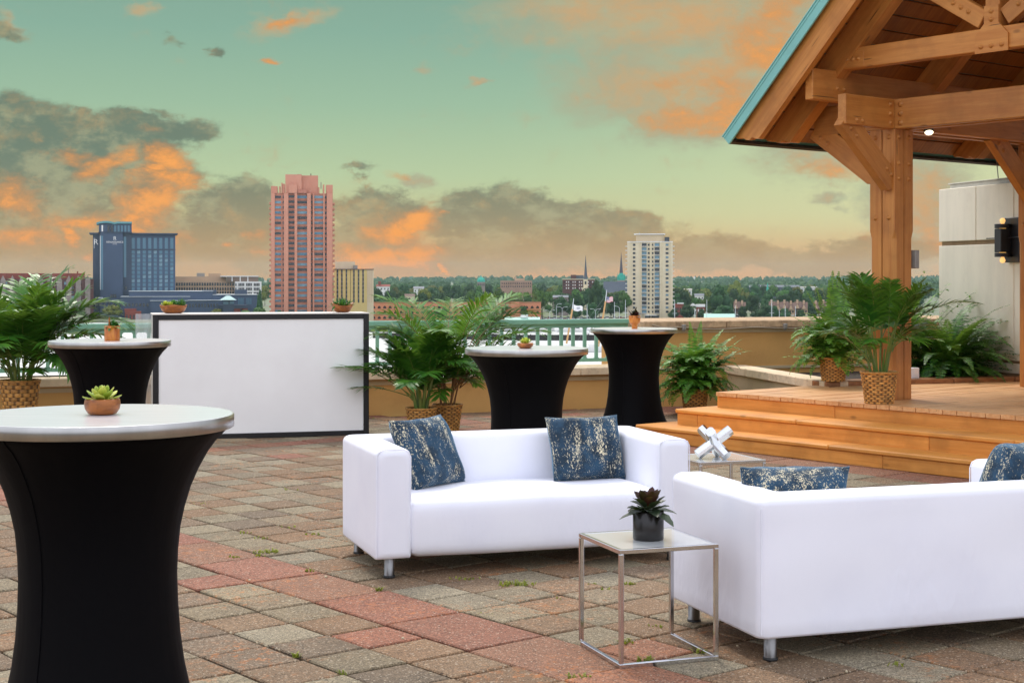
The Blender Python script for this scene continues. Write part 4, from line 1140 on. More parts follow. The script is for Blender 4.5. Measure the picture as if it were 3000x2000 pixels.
# ------------------------------------------------------------------ table plants
def fleshy(b, p, az, el, l, w, th, mi=0):
    """plump pointed leaf"""
    d = Vector((math.cos(az)*math.cos(el), math.sin(az)*math.cos(el), math.sin(el))); sd = Vector((-math.sin(az), math.cos(az), 0)); up = sd.cross(d)*-1
    vs = []; pr = [(0, .35, .7), (.25, .72, 1), (.5, .98, 1), (.75, .9, .8), (.93, .42, .5)]
    for t, ww, tt in pr:
        c = Vector(p)+d*l*t+up*(l*.16*t*t)
        for k in range(6):
            a = 2*math.pi*k/6
            vs.append(c+sd*math.cos(a)*w/2*ww+up*math.sin(a)*th/2*tt*(1.0 if math.sin(a) < 0 else .45))
    fs = []
    for i in range(len(pr)-1):
        for k in range(6): fs.append((i*6+k, i*6+(k+1) % 6, (i+1)*6+(k+1) % 6, (i+1)*6+k))
    n = len(vs); vs.append(Vector(p)+d*l+up*l*.16)
    fs += [((len(pr)-1)*6+k, (len(pr)-1)*6+(k+1) % 6, n) for k in range(6)]
    b.add(vs, fs, mi, True)
def rosette(b, c, r, n=22, h=.5, mi=0, rr=rnd, el=(8, 80)):
    for k in range(n):
        f = k/(n-1); az = k*2.39996+rr.uniform(-.1, .1)
        e = R(el[0]+(el[1]-el[0])*f**1.2); l = r*(1-.55*f)
        fleshy(b, (c[0], c[1], c[2]+h*r*.35*f), az, e, l, l*.52+r*.06, r*.16, mi)
def bowl(par, prof, mat, wob=None, name='bowl'):
    b = MB(); b.lathe(prof, 48, 0, wob=wob); return b.build(name, mat, par)
rp = random.Random(5)
def tplant(label, x, y, z, cat='succulent', name='potted_succulent', group='small plants in wooden pots'):
    return thing(name, label, cat, (x, y, z), rp.uniform(0, 6), group)
# near table succulent
t = tplant('yellow green rosette succulent in a low wooden bowl on the nearest cocktail table', -1.405, 5.21, 1.092)
bowl(t, [(.035, 0), (.048, .004), (.058, .02), (.061, .036), (.0585, .052), (.055, .055), (.05, .046), (.01, .04)], M_BOWL)
b = MB(); rosette(b, (0, 0, .046), .074, 20, .7, 0, rp, (6, 80)); b.build('succulent', M_SUCC, t)
# left table: cylinder pot with strappy plant
t = tplant('leafy green plant in an upright orange wooden pot on the cocktail table by the bar', -3.04, 11.55, 1.088, 'potted plant', 'potted_plant')
bowl(t, [(.056, 0), (.0575, .003), (.0575, .112), (.053, .114), (.051, .1), (.01, .095)], M_BOWL2, name='pot')
b = MB()
for k in range(44):
    az = rp.uniform(0, 6.28); e = R(rp.uniform(15, 80)); l = rp.uniform(.06, .12)
    leaflet(b, Vector((rp.uniform(-.03,.03), rp.uniform(-.03,.03), .10)), Vector((math.cos(az)*math.cos(e), math.sin(az)*math.cos(e), math.sin(e))), l, .026, Vector((math.sin(az)*.2, .1, 1)), 0, rp.uniform(.1, .7), 3)
b.build('leaves', M_SUCCD, t)
b = MB(); b.prism([(-.006, 0), (.006, 0), (.006, .085), (0, .1), (-.006, .085)], -.001, .001, 0, RX(R(90))); b.build('plant_tag', M_BOWL, t, T(-.045, -.02, .085))
# middle table succulent
t = tplant('bright lime rosette succulent in a small bowl on the wide looking cocktail table', .098, 11.2, 1.046)
bowl(t, [(.03, 0), (.042, .003), (.056, .018), (.0595, .034), (.058, .040), (.052, .034), (.01, .03)], M_BOWL)
b = MB(); rosette(b, (0, 0, .032), .058, 26, 1.1, 0, rp, (20, 88)); b.build('succulent', M_SUCCY, t)
# far table goblet with dark leaves
t = tplant('dark leaved plant in a wooden goblet on the smallest cocktail table', 1.285, 15.92, 1.038, 'potted plant', 'potted_plant')
bowl(t, [(.03, 0), (.031, .03), (.03, .034), (.044, .05), (.058, .068), (.060, .09), (.060, .135), (.056, .138), (.05, .12), (.01, .115)], M_BOWL2, name='goblet')
b = MB()
for k in range(46):
    az = rp.uniform(0, 6.28); e = R(rp.uniform(0, 80)); l = rp.uniform(.04, .095)
    leaflet(b, Vector((rp.uniform(-.03,.03), rp.uniform(-.03,.03), .12+rp.uniform(0, .04))), Vector((math.cos(az)*math.cos(e), math.sin(az)*math.cos(e), math.sin(e))), l, .034, Vector((math.sin(az)*.2, .1, 1)), 0, rp.uniform(0, .4), 3)
b.build('leaves', M_REDBUD, t)
# the two bowls on the bar
def wavy(amp, ph, zamp):
    return lambda an, i: (1+amp*math.sin(2*an+ph)+amp*.5*math.sin(3*an), zamp*math.sin(2*an+ph+1)*max(0, (i-2))/3)
BM = T(-3.459, 14.63, 0) @ RZ(R(15.4))
p = BM @ Vector((.202, .18, 1.222))
t = tplant('boat shaped wooden bowl of lime succulents on the bar end with the plastic sheet', *p); t.rotation_euler.z = R(15)
bowl(t, [(.06, 0), (.085, .006), (.108, .03), (.124, .062), (.127, .082), (.118, .08), (.1, .06), (.01, .055)], M_BOWL, lambda an, i: (1+.04*math.cos(2*an), .007*math.cos(4*an)*max(0, i-2)/3))
b = MB(); rosette(b, (-.075, 0, .07), .06, 22, 1.2, 0, rp, (20, 85)); rosette(b, (-.03, -.03, .07), .05, 18, 1.2, 0, rp, (20, 85)); b.build('lime_succulent', M_SUCCY, t)
b = MB(); rosette(b, (.0, .03, .07), .07, 22, 1.2, 0, rp, (25, 85)); rosette(b, (.03, -.03, .068), .05, 18, .8, 0, rp, (10, 80))
for k in range(26):
    az = rp.uniform(0, 6.28); fleshy(b, (.08+rp.uniform(-.02,.02), rp.uniform(-.02,.02), .07), az, R(rp.uniform(25, 85)), rp.uniform(.05, .085), .014, .01)
b.build('succulent', M_SUCCD, t)
p = BM @ Vector((1.865, .18, 1.222))
t = tplant('tilted rimmed wooden bowl of spiky dark green plants on the bar end nearest the palms', *p); t.rotation_euler.z = R(15)
bowl(t, [(.045, 0), (.07, .006), (.096, .04), (.112, .072), (.114, .08), (.106, .074), (.09, .058), (.01, .05)], M_BOWL, lambda an, i: (1, (.022*math.cos(2*an)+.006)*max(0, i-2)/3))
b = MB()
for k in range(60):
    az = rp.uniform(0, 6.28); q = rp.uniform(0, .07)
    fleshy(b, (q*math.cos(az), q*math.sin(az), .06), az, R(rp.uniform(5, 85)), rp.uniform(.05, .1), .016, .009)
for k in range(3): rosette(b, (-.08+.08*k, rp.uniform(-.03,.03), .068), .055, 16, .8, 0, rp, (8, 80))
for k in range(26):
    az = R(rp.uniform(140, 260)); leaflet(b, Vector((-.06, 0, .075)), Vector((math.cos(az), math.sin(az), rp.uniform(-.3, 1.2))), rp.uniform(.05, .1), .022, Vector((.1,.1,1)), 0, .4, 2)
b.build('succulents', M_SUCCD, t)
# black pot with the dark red and green plant on the side table
t = tplant('dark red and green plant in a black cylinder pot on the chrome side table', .568, 6.33, .475, 'potted plant', 'potted_plant')
bowl(t, [(.062, 0), (.0645, .003), (.0645, .115), (.060, .117), (.058, .1), (.01, .095)], pm('black_pot', (.012, .009, .008, 1), .32, 0, .2, 20, (1, 1, .1)), name='pot')
b = MB(); b2 = MB()
def broad(b, p, az, el, l, w, droop):
    d = Vector((math.cos(az)*math.cos(el), math.sin(az)*math.cos(el), math.sin(el))); sd = Vector((-math.sin(az), math.cos(az), 0)); up = sd.cross(d)*-1
    vs = []; N = 7
    for i in range(N+1):
        t_ = i/N; c = Vector(p)+d*l*t_-Vector((0,0,1))*droop*l*t_*t_
        ww = w/2*(math.sin(math.pi*min(1, t_*.93+.06))**.75)*(1+.08*(-1)**i)
        vs += [c-sd*ww+up*ww*.35, c, c+sd*ww+up*ww*.35]
    fs = []
    for i in range(N): fs += [(3*i, 3*i+1, 3*i+4, 3*i+3), (3*i+1, 3*i+2, 3*i+5, 3*i+4)]
    b.add(vs, fs, 0, True)
for k in range(30):
    az = k*2.39996+rp.uniform(-.2, .2); f = k/29
    bb = b if f < .62 else b2
    broad(bb, (.02*math.cos(az), .02*math.sin(az), .105+.045*f), az, R(-2+82*f), rp.uniform(.09, .13)*(1-.42*f), rp.uniform(.055, .068)*(1-.25*f), rp.uniform(.1, .5)*(1-f))
b.build('leaves', M_REDLEAF, t); b2.build('red_leaves', M_REDBUD, t)

# ================================================================== FAR BANK
ZL, ZW = EYE-26.0, EYE-27.5
M_LAND = pm('bank_ground', S(96, 112, 62), .9, 0, .2, .03, c2=S(120, 120, 108))
M_ASPH = pm('parking_asphalt', S(104, 104, 102), .9, 0, .1, .2)
M_QUAY = pm('quay_wall', S(62, 56, 54), .9, 0, .2, .4, (1, 1, .2))
def wpt(px, yw): d = F*27.5/(yw-YH); return Vector(((px-CX)/F*d, d))
shore = [(-500,946), (150,946), (300,945), (405,952), (900,978), (1090,972), (1470,966), (1850,962), (2400,960), (3600,960)]
sp = [wpt(*q) for q in shore]
far = [Vector((p.x/p.y*9000, 9000)) for p in sp]
b = MB(); vs = []; fs = []
steps = [0, 1300, 2000, 2800, 3800, 5000, 7000, 9000]
for p in sp:
    vs.append((p.x, p.y, ZW-1.0)); vs.append((p.x, p.y, ZL))
    for d in steps[1:]:
        k = d/p.y; rise = max(0, min(1, (d-2000)/3000))*20
        vs.append((p.x*k, d, ZL+rise))
m_ = len(steps)+1
for i in range(len(sp)-1):
    for k in range(m_-1): fs.append((i*m_+k, (i+1)*m_+k, (i+1)*m_+k+1, i*m_+k+1))
b.add(vs, fs); tag(b.build('far_bank', M_LAND), kind='structure')
m, g, bs, out = newmat('river_water')
tc = g.n('ShaderNodeTexCoord').outputs['Object']
bs.inputs['Base Color'].default_value = (.62, .63, .61, 1); bs.inputs['Roughness'].default_value = .42; bs.inputs['Specular IOR Level'].default_value = .9
bp = g.n('ShaderNodeBump', {'Strength': 1.0, 'Distance': 1.6}); g.set(bp.inputs['Height'], g.m('ADD', g.noise(g.vec(tc, (.35, .16, 1)), 1.0, 5.0, .65), g.noise(g.vec(tc, (.05, .02, 1)), 1.0, 3.0, .6))); g.set(bs.inputs['Normal'], bp.outputs[0])
M_WATER = m
b = MB(); b.add([(-4000, 21.5, ZW), (4000, 21.5, ZW), (4000, 1500, ZW), (-4000, 1500, ZW)], [(0,1,2,3)]); tag(b.build('river', M_WATER), kind='structure')
b = MB()
a0, a1, a2 = wpt(1092, 990), wpt(1540, 997), wpt(2500, 997)
for q0, q1 in ((a0, a1), (a1, a2)):
    m, L = frame((q0.x, q0.y, ZW), (q1.x, q1.y, ZW)); b.box(0, L, 0, 3, -1, 2.15, 0, m); b.box(0, L, -.25, 3.2, 2.15, 2.45, 0, m)
    x = 2.0
    while x < L: b.box(x, x+.5, -.5, -.0, -1, 2.9, 0, m); x += 6.5
tag(b.build('breakwater', M_QUAY), 'long dark timber breakwater across the river below the trees', 'breakwater')

# --- far buildings: helper working in the plane that faces the terrace
UNIT = {}
def ubox(mat):
    if mat.name not in UNIT:
        b = MB(); b.box(-.5, .5, -.5, .5, -.5, .5); UNIT[mat.name] = b.mesh('pane_'+mat.name, mat)
    return UNIT[mat.name]
class Bld:
    def __init__(s, name, label, cat, px0, px1, D, group=None, zb=None):
        s.th = math.atan(((px0+px1)/2-CX)/F); s.D = D; s.R = D/math.cos(s.th); s.zb = ZL if zb is None else zb
        s.t = thing(name, label, cat, (D*math.tan(s.th), D, s.zb), -s.th, group)
    def x(s, px): return s.R*math.tan(math.atan((px-CX)/F)-s.th)
    def z(s, py, x=0): return EYE-s.zb+(YH-py)/F*(s.D-x*math.sin(s.th))
    def box(s, b, px0, px1, py0, py1=None, y0=0, y1=20, mi=0):
        b.box(s.x(px0), s.x(px1), y0, y1, 0 if py1 is None else s.z(py1), s.z(py0), mi)
    def part(s, name, mat, px0, px1, py0, py1=None, y0=0, y1=20, par=None):
        b = MB(); s.box(b, px0, px1, py0, py1, y0, y1); return b.build(name, mat, par or s.t)
    def win(s, px, py, w, h, mat, name='window', y=0.0, d=.5):
        k = s.R/F; x = s.x(px)
        return place(name, ubox(mat), s.t, T(x, y, s.z(py, x)) @ Matrix.Diagonal((w*k, d, h*k, 1)))
M_GLB = pm('blue_window_glass', S(72, 122, 146), .3, 0, .15, .25, spec=.8)
M_GLD = pm('dark_window', S(44, 50, 58), .25, 0, .3, .2, spec=.7)
M_GLM = pm('mixed_window', S(52, 70, 84), .3, 0, .5, .4, spec=.5, c2=S(112, 146, 160))
M_HOT = pm('slate_blue_cladding', S(62, 78, 104), .7, 0, .06, .1)
M_HOTD = pm('slate_blue_dark', S(56, 68, 88), .7, 0, .06, .1)
M_PINK = pm('pink_concrete', S(192, 130, 106), .8, 0, .05, .12)
M_PINKL = pm('pink_concrete_pier', S(198, 138, 114), .8, 0, .05, .12)
M_PINKD = pm('pink_spandrel', S(178, 116, 96), .8, 0, .05, .12)
M_CREAM = pm('cream_concrete', S(226, 212, 180), .8, 0, .05, .12)
M_CREAMD = pm('cream_concrete_dark', S(200, 180, 146), .8, 0, .05, .12)  # deeper cream for the tower penthouse
M_YEL = pm('yellow_panels', S(228, 208, 138), .7, 0, .06, .1)
M_TAN = pm('tan_masonry', S(196, 166, 136), .85, 0, .08, .1)
M_BRICK = pm('red_brick', S(142, 70, 56), .85, 0, .15, .3)
M_BRICKD = pm('dark_brick', S(104, 66, 62), .85, 0, .15, .3)
M_ARC = pm('salmon_arcade', S(214, 140, 104), .85, 0, .07, .1)
M_FWHITE = pm('far_white', S(232, 232, 228), .6, 0, .05, .1)
M_SLATE = pm('slate_roof', S(84, 92, 104), .6, 0, .1, .2)
M_COPPER = pm('green_copper', S(60, 186, 162), .6, 0, .15, .4)
M_STN = pm('grey_stone', S(150, 138, 130), .85, 0, .12, .3)
M_BRN = pm('brown_roof', S(110, 84, 72), .8, 0, .12, .3)
M_POLE = pm('pale_pole', S(206, 214, 216), .5, 0, .02)
M_DARKPOLE = pm('galvanised_pole', S(150, 160, 160), .5, .3, .02)

# letters as real geometry
def text(par, s_, size, M, mat, name='lettering'):
    cu = bpy.data.curves.new(name, 'FONT'); cu.body = s_; cu.size = size; cu.align_x = 'CENTER'; cu.align_y = 'CENTER'; cu.extrude = size*.04
    o = bpy.data.objects.new(name, cu); COL.objects.link(o)
    dg = bpy.context.evaluated_depsgraph_get(); me = bpy.data.meshes.new_from_object(o.evaluated_get(dg))
    bpy.data.objects.remove(o); me.materials.clear(); me.materials.append(mat)
    return place(name, me, par, M)

M_BLIND = pm('window_with_blind', S(150, 172, 180), .4, 0, .25, .5, c2=S(70, 90, 104))
PANES = [M_GLM, M_GLM, M_GLD, M_GLB, M_GLB, M_BLIND]
rt0 = random.Random(3)
# hotel
def z1(x): return x/2.94
hx = lambda zx: zx/2.94
hy = lambda zy: 600+zy/2.94
H = Bld('hotel_tower', 'dark slate blue hotel slab with a white R sign and curved roof cap', 'hotel', 262, 520, 1030)
b = MB(); H.box(b, 384, hx(1510), hy(256), None, 0, 22); b.build('wall', M_HOT, H.t)
H.part('corner_tower', M_HOT, hx(862), hx(1060), hy(240), None, -4, 22)
H.part('corner_tower', M_HOTD, hx(800), hx(861.5), hy(256), None, 0, 22)
H.part('stair_tower', M_HOTD, hx(1060.5), 385.5, hy(240), None, -1.5, 22)
H.part('cornice', M_HOTD, hx(1134), hx(1530), hy(243), hy(255), -2.5, 24); H.part('cornice', M_HOTD, hx(770), hx(852), hy(243), hy(255), -2.5, 24)
H.part('string_course', M_HOTD, 386, hx(1512), hy(383), hy(391), -.6, .2)
H.part('penthouse', M_HOT, hx(852), hx(1134), hy(165), hy(240), -3.5, 18); H.part('ledge', M_HOTD, hx(848), hx(1138), hy(236), hy(243), -4.6, 20)
b = MB(); pr = []
for k in range(11):
    f = k/10; pr.append((H.x(hx(832))+(H.x(hx(1136))-H.x(hx(832)))*f, H.z(hy(166))+ (H.z(hy(143))-H.z(hy(166)))*math.sin(math.pi*min(1, .08+f*1.6))**.7 if f < .55 else H.z(hy(148))))
pr = [(x, z) for x, z in pr]; lo = [(x, z-1.1) for x, z in pr[::-1]]
for i in range(10):
    (xa, za), (xb, zb_) = pr[i], pr[i+1]
    b.prism([(xa, za-1.3), (xb, zb_-1.3), (xb, zb_), (xa, za)], -20, 5, 0, RX(R(90)))
b.build('curved_roof', bpy.data.materials['gazebo_roof'] if 'gazebo_roof' in bpy.data.materials else pm('gazebo_roof', S(96, 156, 160), .5), H.t)
for k in range(7): H.win(hx(935+k*29), hy(206), 5.6, 18, M_GLD if k in (0, 1) else M_GLB, 'penthouse_window', -3.6, .6)
H.win(hx(882), hy(204), 4, 18, M_FWHITE, 'bright_panel', -3.6, .6)
for c in range(8):
    px = hx(1147+c*47.6)
    H.win(px, hy(332), 8.6, 31, M_GLB, 'window', 0, .5)
    for r_ in range(10): H.win(px, hy(408+r_*35), 8.6, 9.2, M_GLB if rt0.random() < .8 else M_GLM, 'window', 0, .5)
H.win(hx(876), hy(500), 8, 152, M_GLB, 'glass_strip', -4.05, .5); H.win(hx(865), hy(500), 1.3, 152, M_FWHITE, 'bright_mullion', -4.2, .5)
H.win(hx(1076), hy(450), 7.5, 115, M_GLB, 'glass_strip', -1.6, .5); H.win(hx(1084), hy(716), 4.5, 10, M_GLD, 'window', -1.6, .5)
for px in (958, 976, 994): H.win(hx(px), hy(784), 4.6, 9.5, M_GLD, 'window', -4.05, .5)
H.win(hx(855), hy(800), 20, 3.2, M_POLE, 'balcony', -4.6, 1.2)
for k in range(9): H.win(hx(830+k*37), hy(855), 7, 9, M_GLD, 'ground_window', -4.05 if k < 6 else -1.7, .5)
for s_, px, py, sz in (('R', 990, 292, 3.6), ('RENAISSANCE', 990, 323, 1.75), ('HOTEL', 990, 340, .95)):
    x = H.x(hx(px)); text(H.t, s_, sz, T(x, -4.1, H.z(hy(py), x)) @ RX(R(90)), M_FWHITE, 'sign_lettering')
x = H.x(hx(826)); text(H.t, 'R', 5.2, T(x, -.15, H.z(hy(322), x)) @ RX(R(90)), M_FWHITE, 'sign_lettering')
H.win(hx(811), hy(330), 1.0, 30, M_FWHITE, 'sign_bar', -.1, .4)
# podium and conference wing
q7x = lambda zx: 250+zx/4.276
q7y = lambda zy: 760+zy/4.276
Pd = Bld('hotel_wing', 'low dark slate blue conference wing in front of the hotel slab', 'building', 353, 760, 1000)
for x0, x1, zt, y0 in ((540, 1600, 395, 8), (440, 1312, 462, 4), (815, 1290, 512, 0), (1290, 1705, 508, -2), (1600, 2160, 440, 6)):
    Pd.part('wall', M_HOT, q7x(x0), q7x(x1), q7y(zt+4), None, y0, y0+30)
    Pd.part('roof_edge', M_POLE, q7x(x0-4), q7x(x1+4), q7y(zt), q7y(zt+4.5), y0-.8, y0+30)
for x0, x1, zt, zb_ in ((1470, 1650, 385, 440), (1880, 2035, 380, 440)): Pd.part('roof_block', M_HOTD, q7x(x0), q7x(x1), q7y(zt), q7y(zb_), 14, 24)
Pd.part('brick_base', M_BRICK, q7x(1740), q7x(2030), q7y(612), None, -6, 6); Pd.part('roof_edge', M_HOTD, q7x(1650), q7x(2030), q7y(568), q7y(612), -6.5, 6)
for k in range(10): Pd.win(q7x(1310+k*38), q7y(575), 4, 10, M_GLD, 'window', -2, .4)
for k in range(8): Pd.win(q7x(455+k*46), q7y(570), 6, 9, M_GLD, 'window', 4, .4)
for k in range(4): Pd.win(q7x(1925+k*18), q7y(525), 3, 19, M_GLB, 'window', 6, .4)
for k in range(3): Pd.win(q7x(2030+k*24), q7y(525), 3, 19, M_GLB, 'window', 6, .4)
for k in range(2): Pd.win(q7x(1780+k*170), q7y(632), 6, 6, M_GLD, 'window', -6, .4)
Pv = Bld('gazebo', 'small teal pyramid roofed gazebo on the terrace of the hotel wing', 'gazebo', q7x(1690), q7x(1890), 985)
x0, x1 = Pv.x(q7x(1682)), Pv.x(q7x(1895)); b = MB(); zt, zb_ = Pv.z(q7y(455)), Pv.z(q7y(508)); xm = (x0+x1)/2; yd = (x1-x0)
b.add([(x0, 0, zb_), (x1, 0, zb_), (x1, yd, zb_), (x0, yd, zb_), (xm-1.2, yd/2, zt), (xm+1.2, yd/2, zt)], [(0,1,5,4), (1,2,5), (2,3,4,5), (3,0,4), (3,2,1,0)]); b.build('roof', pm('gazebo_roof', S(96, 156, 160), .5), Pv.t)
Pv.part('wall', M_HOTD, q7x(1722), q7x(1862), q7y(510), None, 3, yd-3); Pv.win(q7x(1760), q7y(545), 15, 8, M_GLB, 'window', 3, .4); Pv.win(q7x(1835), q7y(540), 12, 8, M_GLB, 'window', 3, .4)
Bq = Bld('brick_annex', 'small red brick annex on the shore below the hotel', 'building', 366, 411, 985)
Bq.part('wall', M_BRICK, q7x(495), q7x(700), q7y(650), None, 0, 12); Bq.part('wall', M_BRICK, q7x(490), q7x(640), q7y(618), q7y(650), 3, 12)
for k in range(4): Bq.win(q7x(520+k*44), q7y(720), 4, 12, M_GLD, 'window', 0, .4)
# brick flats with gables at the far left
gx6 = lambda zx: zx/3.4095
gy6 = lambda zy: 740+zy/3.4095
Bk = Bld('brick_apartments', 'red and white brick apartment block with gables behind the left palm', 'building', -60, 273, 1000)
Bk.part('wall', M_BRICKD, -60, gx6(935), gy6(262), None, 0, 18); Bk.part('roof', M_BRICK, -30, gx6(850), gy6(206), gy6(262), 6, 18)
for k in range(-1, 11):
    xx = 30+k*94
    if xx > 880: break
    Bk.part('gable_bay', M_STN, gx6(xx-26), gx6(xx+26), gy6(285), None, -1.4, 1)
    a, c_ = Bk.x(gx6(xx-30)), Bk.x(gx6(xx+30)); b = MB(); zz = Bk.z(gy6(286)); b.prism([(a, zz), (c_, zz), ((a+c_)/2, zz+4.0)], -1, 1.6, 0, RX(R(90))); b.build('gable', M_STN, Bk.t)
for r_ in range(7):
    for k in range(12): Bk.win(gx6(60+k*74), gy6(306+r_*46), 7, 8, M_GLD if (k+r_) % 4 else M_GLM, 'window', 0 if True else 0, .6)
Bk.part('chimney', M_STN, gx6(682), gx6(692), gy6(160), gy6(206), 10, 11.5); Bk.part('chimney', M_BRICK, gx6(772), gx6(786), gy6(185), gy6(206), 10, 12)
# pink tower
tx = lambda zx: 700+zx/2.94
ty = lambda zy: 450+zy/2.94
K = Bld('apartment_tower', 'tall pink concrete apartment tower with a stepped crown', 'tower', 789, 981, 850)
K.part('wall', M_PINK, tx(277), tx(808), ty(342), None, 0, 26)
K.part('crown', M_PINKL, tx(400), tx(540), ty(182), ty(342), -1.0, 20); K.part('crown', M_PINK, tx(540), tx(682), ty(188), ty(342), .6, 20)
K.part('crown_step', M_PINKL, tx(428), tx(500), ty(268), ty(342), -2.2, 4); K.part('crown_step', M_PINKD, tx(505), tx(586), ty(312), ty(342), -1.8, 4)
K.part('roof_vent', M_BRN, tx(500), tx(540), ty(175), ty(183), 4, 8); K.part('roof_pipe', M_BRN, tx(616), tx(624), ty(168), ty(190), 4, 5); K.part('roof_pipe', M_STN, tx(704), tx(711), ty(244), ty(300), 2, 3)
for x0, x1, zt in ((277, 300, 282), (300, 332, 284), (346, 358, 284), (365, 376, 254), (378, 396, 262), (683, 694, 290), (724, 736, 266), (752, 808, 268)): K.part('parapet_fin', M_PINK, tx(x0), tx(x1), ty(zt), ty(343), -.4, 12)
for x0, x1, pr_ in ((277, 309, 1.0), (387, 426, 1.4), (479, 502, 2.2), (587, 619, 2.2), (636, 649, 1.4), (727, 738, 1.2), (757, 806, 1.0)): K.part('pier', M_PINKL, tx(x0), tx(x1), ty(343), None, -pr_, .2)
for r_ in range(23):
    zy = 374+r_*44.6
    K.win(tx(337), ty(zy), 17.0, 6.8, rt0.choice(PANES), 'window', -.1, .5); K.win(tx(381), ty(zy), 2.8, 7.5, M_GLD, 'small_window', -.1, .5)
    K.win(tx(453), ty(zy-4), 17.0, 7.0, M_GLD, 'balcony_opening', -.1, .5)
    K.win(tx(544), ty(zy), 28.0, 7.6, rt0.choice(PANES), 'bay_window', -.1, .5)
    K.win(tx(627), ty(zy), 3.4, 7.5, M_GLD, 'small_window', -.1, .5)
    K.win(tx(688), ty(zy), 25.5, 6.8, rt0.choice(PANES), 'wide_window', -.1, .5); K.win(tx(748), ty(zy+2), 4.4, 7, M_GLD, 'small_window', -.1, .5)
    if r_ > 0:
        for px in (269.5, 817): K.win(tx(px), ty(zy+8+(6 if px > 400 else 0)), 5.4, 6.0, M_PINK, 'side_balcony', 6, 12)
for r_ in range(24): K.win(tx(542), ty(350+r_*44.6), 178, .8, M_PINKD, 'floor_band', -.05, .5)
# yellow office
Y = Bld('office_building', 'yellow striped office building next to the pink tower', 'office building', 979, 1095, 900)
Y.part('wall', M_YEL, tx(815), tx(1103), ty(1000), None, 0, 18); Y.part('end_wall', M_CREAM, tx(1103.5), tx(1160), ty(1000), None, -.3, 18); Y.part('roof_edge', M_BRN, tx(812), tx(1163), ty(993), ty(1000), -.6, 18)
Y.part('penthouse', M_CREAM, tx(828), tx(1000), ty(930), ty(993), 5, 14); Y.part('roof_unit', M_TIN, tx(985), tx(1022), ty(960), ty(993), 4, 8)
for x0, x1 in ((842, 856), (880, 893), (920, 932), (984, 997), (1024, 1037), (1063, 1076)):
    Y.win(tx((x0+x1)/2), ty(1140), (x1-x0)/2.94, 96, M_GLD, 'window_strip', 0, .5)
    for k in range(7): Y.win(tx((x0+x1)/2), ty(1030+k*36), (x1-x0)/2.94, 2.2, M_STN, 'spandrel', -.06, .5)
Y.win(tx(961), ty(1140), 1.2, 96, M_BRN, 'wall_joint', 0, .3)
for px in (1112, 1128, 1144): Y.win(tx(px), ty(1140), .8, 96, M_TAN, 'wall_joint', -.3, .3)
# long beige office and white offices
L_ = Bld('office_building', 'long tan office block with rows of small dark windows right of the hotel', 'office building', 513, 687, 1080)
L_.part('wall', M_TAN, q7x(1100), q7x(1872), q7y(268), None, 0, 18); L_.part('attic', M_TAN, q7x(1120), q7x(1770), q7y(214), q7y(268), 2, 18); L_.part('roof_unit', M_TIN, q7x(1395), q7x(1495), q7y(170), q7y(214), 5, 9); L_.part('roof_block', M_TAN, q7x(1543), q7x(1697), q7y(175), q7y(214), 5, 10)
for r_ in range(4):
    for k in range(23): L_.win(q7x(1147+k*32), q7y(310+r_*58 if r_ < 2 else 415+(r_-2)*50), 4.6, 8.4, M_GLD, 'window', 0, .5)
Wt = Bld('office_building', 'white office block with grouped dark windows left of the pink tower', 'office building', 687, 767, 1080)
Wt.part('wall', M_FWHITE, q7x(1873), q7x(2207), q7y(276), None, -1, 18); Wt.part('attic', pm('brown_glass', S(128,106,90), .4), q7x(1772), q7x(2168), q7y(216), q7y(276), 3, 18); Wt.part('roof_edge', M_FWHITE, q7x(1690), q7x(2170), q7y(205), q7y(216), 2, 18)
for px in (1838, 1940, 2036): Wt.part('attic_pier', M_FWHITE, q7x(px-6), q7x(px+6), q7y(216), q7y(276), 2.5, 3.5)
for r_ in range(3):
    for gq in range(4):
        for k in range(4): Wt.win(q7x(1830+gq*96+k*19), q7y(314+r_*56), 3.0, 8, M_GLD, 'window', -1, .5) if 1830+gq*96+k*19 > 1876 else None
# salmon arcade garage
A = Bld('arcaded_garage', 'long salmon parking garage with rows of round arches', 'parking garage', 1040, 1586, 960)
A.part('wall', M_ARC, 1030, 1585, 886.5, None, 0, 26)
A.part('parapet', pm('arcade_top', S(176,128,96), .9, 0, .1, .2), 1030, 1586, 884, 886.5, -.3, 1)
A.part('buttress', M_ARC, 1497, 1521, 885, None, -2.4, 0)
b = MB(); wv, hv = .98, 1.3
pts = [(-wv, 0), (wv, 0)]+[(wv*math.cos(math.pi*k/8), .35+hv*math.sin(math.pi*k/8)) for k in range(9)]
b.prism(pts, -.12, .1, 0, RX(R(90))); 
ME_ARCH = b.mesh('arch_opening', pm('arch_dark', S(58, 40, 36), .9))
arches = []
for r_ in range(3):
    for k in range(34):
        px = 1047+k*16.0
        if 1494 < px < 1524: continue
        arches.append((px, 903.5+r_*15.2))
extra = MB()
for i, (px, py) in enumerate(arches[::-1]):
    xq = A.x(px)
    if i < 94: place('arch_opening', ME_ARCH, A.t, T(xq, 0, A.z(py, xq)))
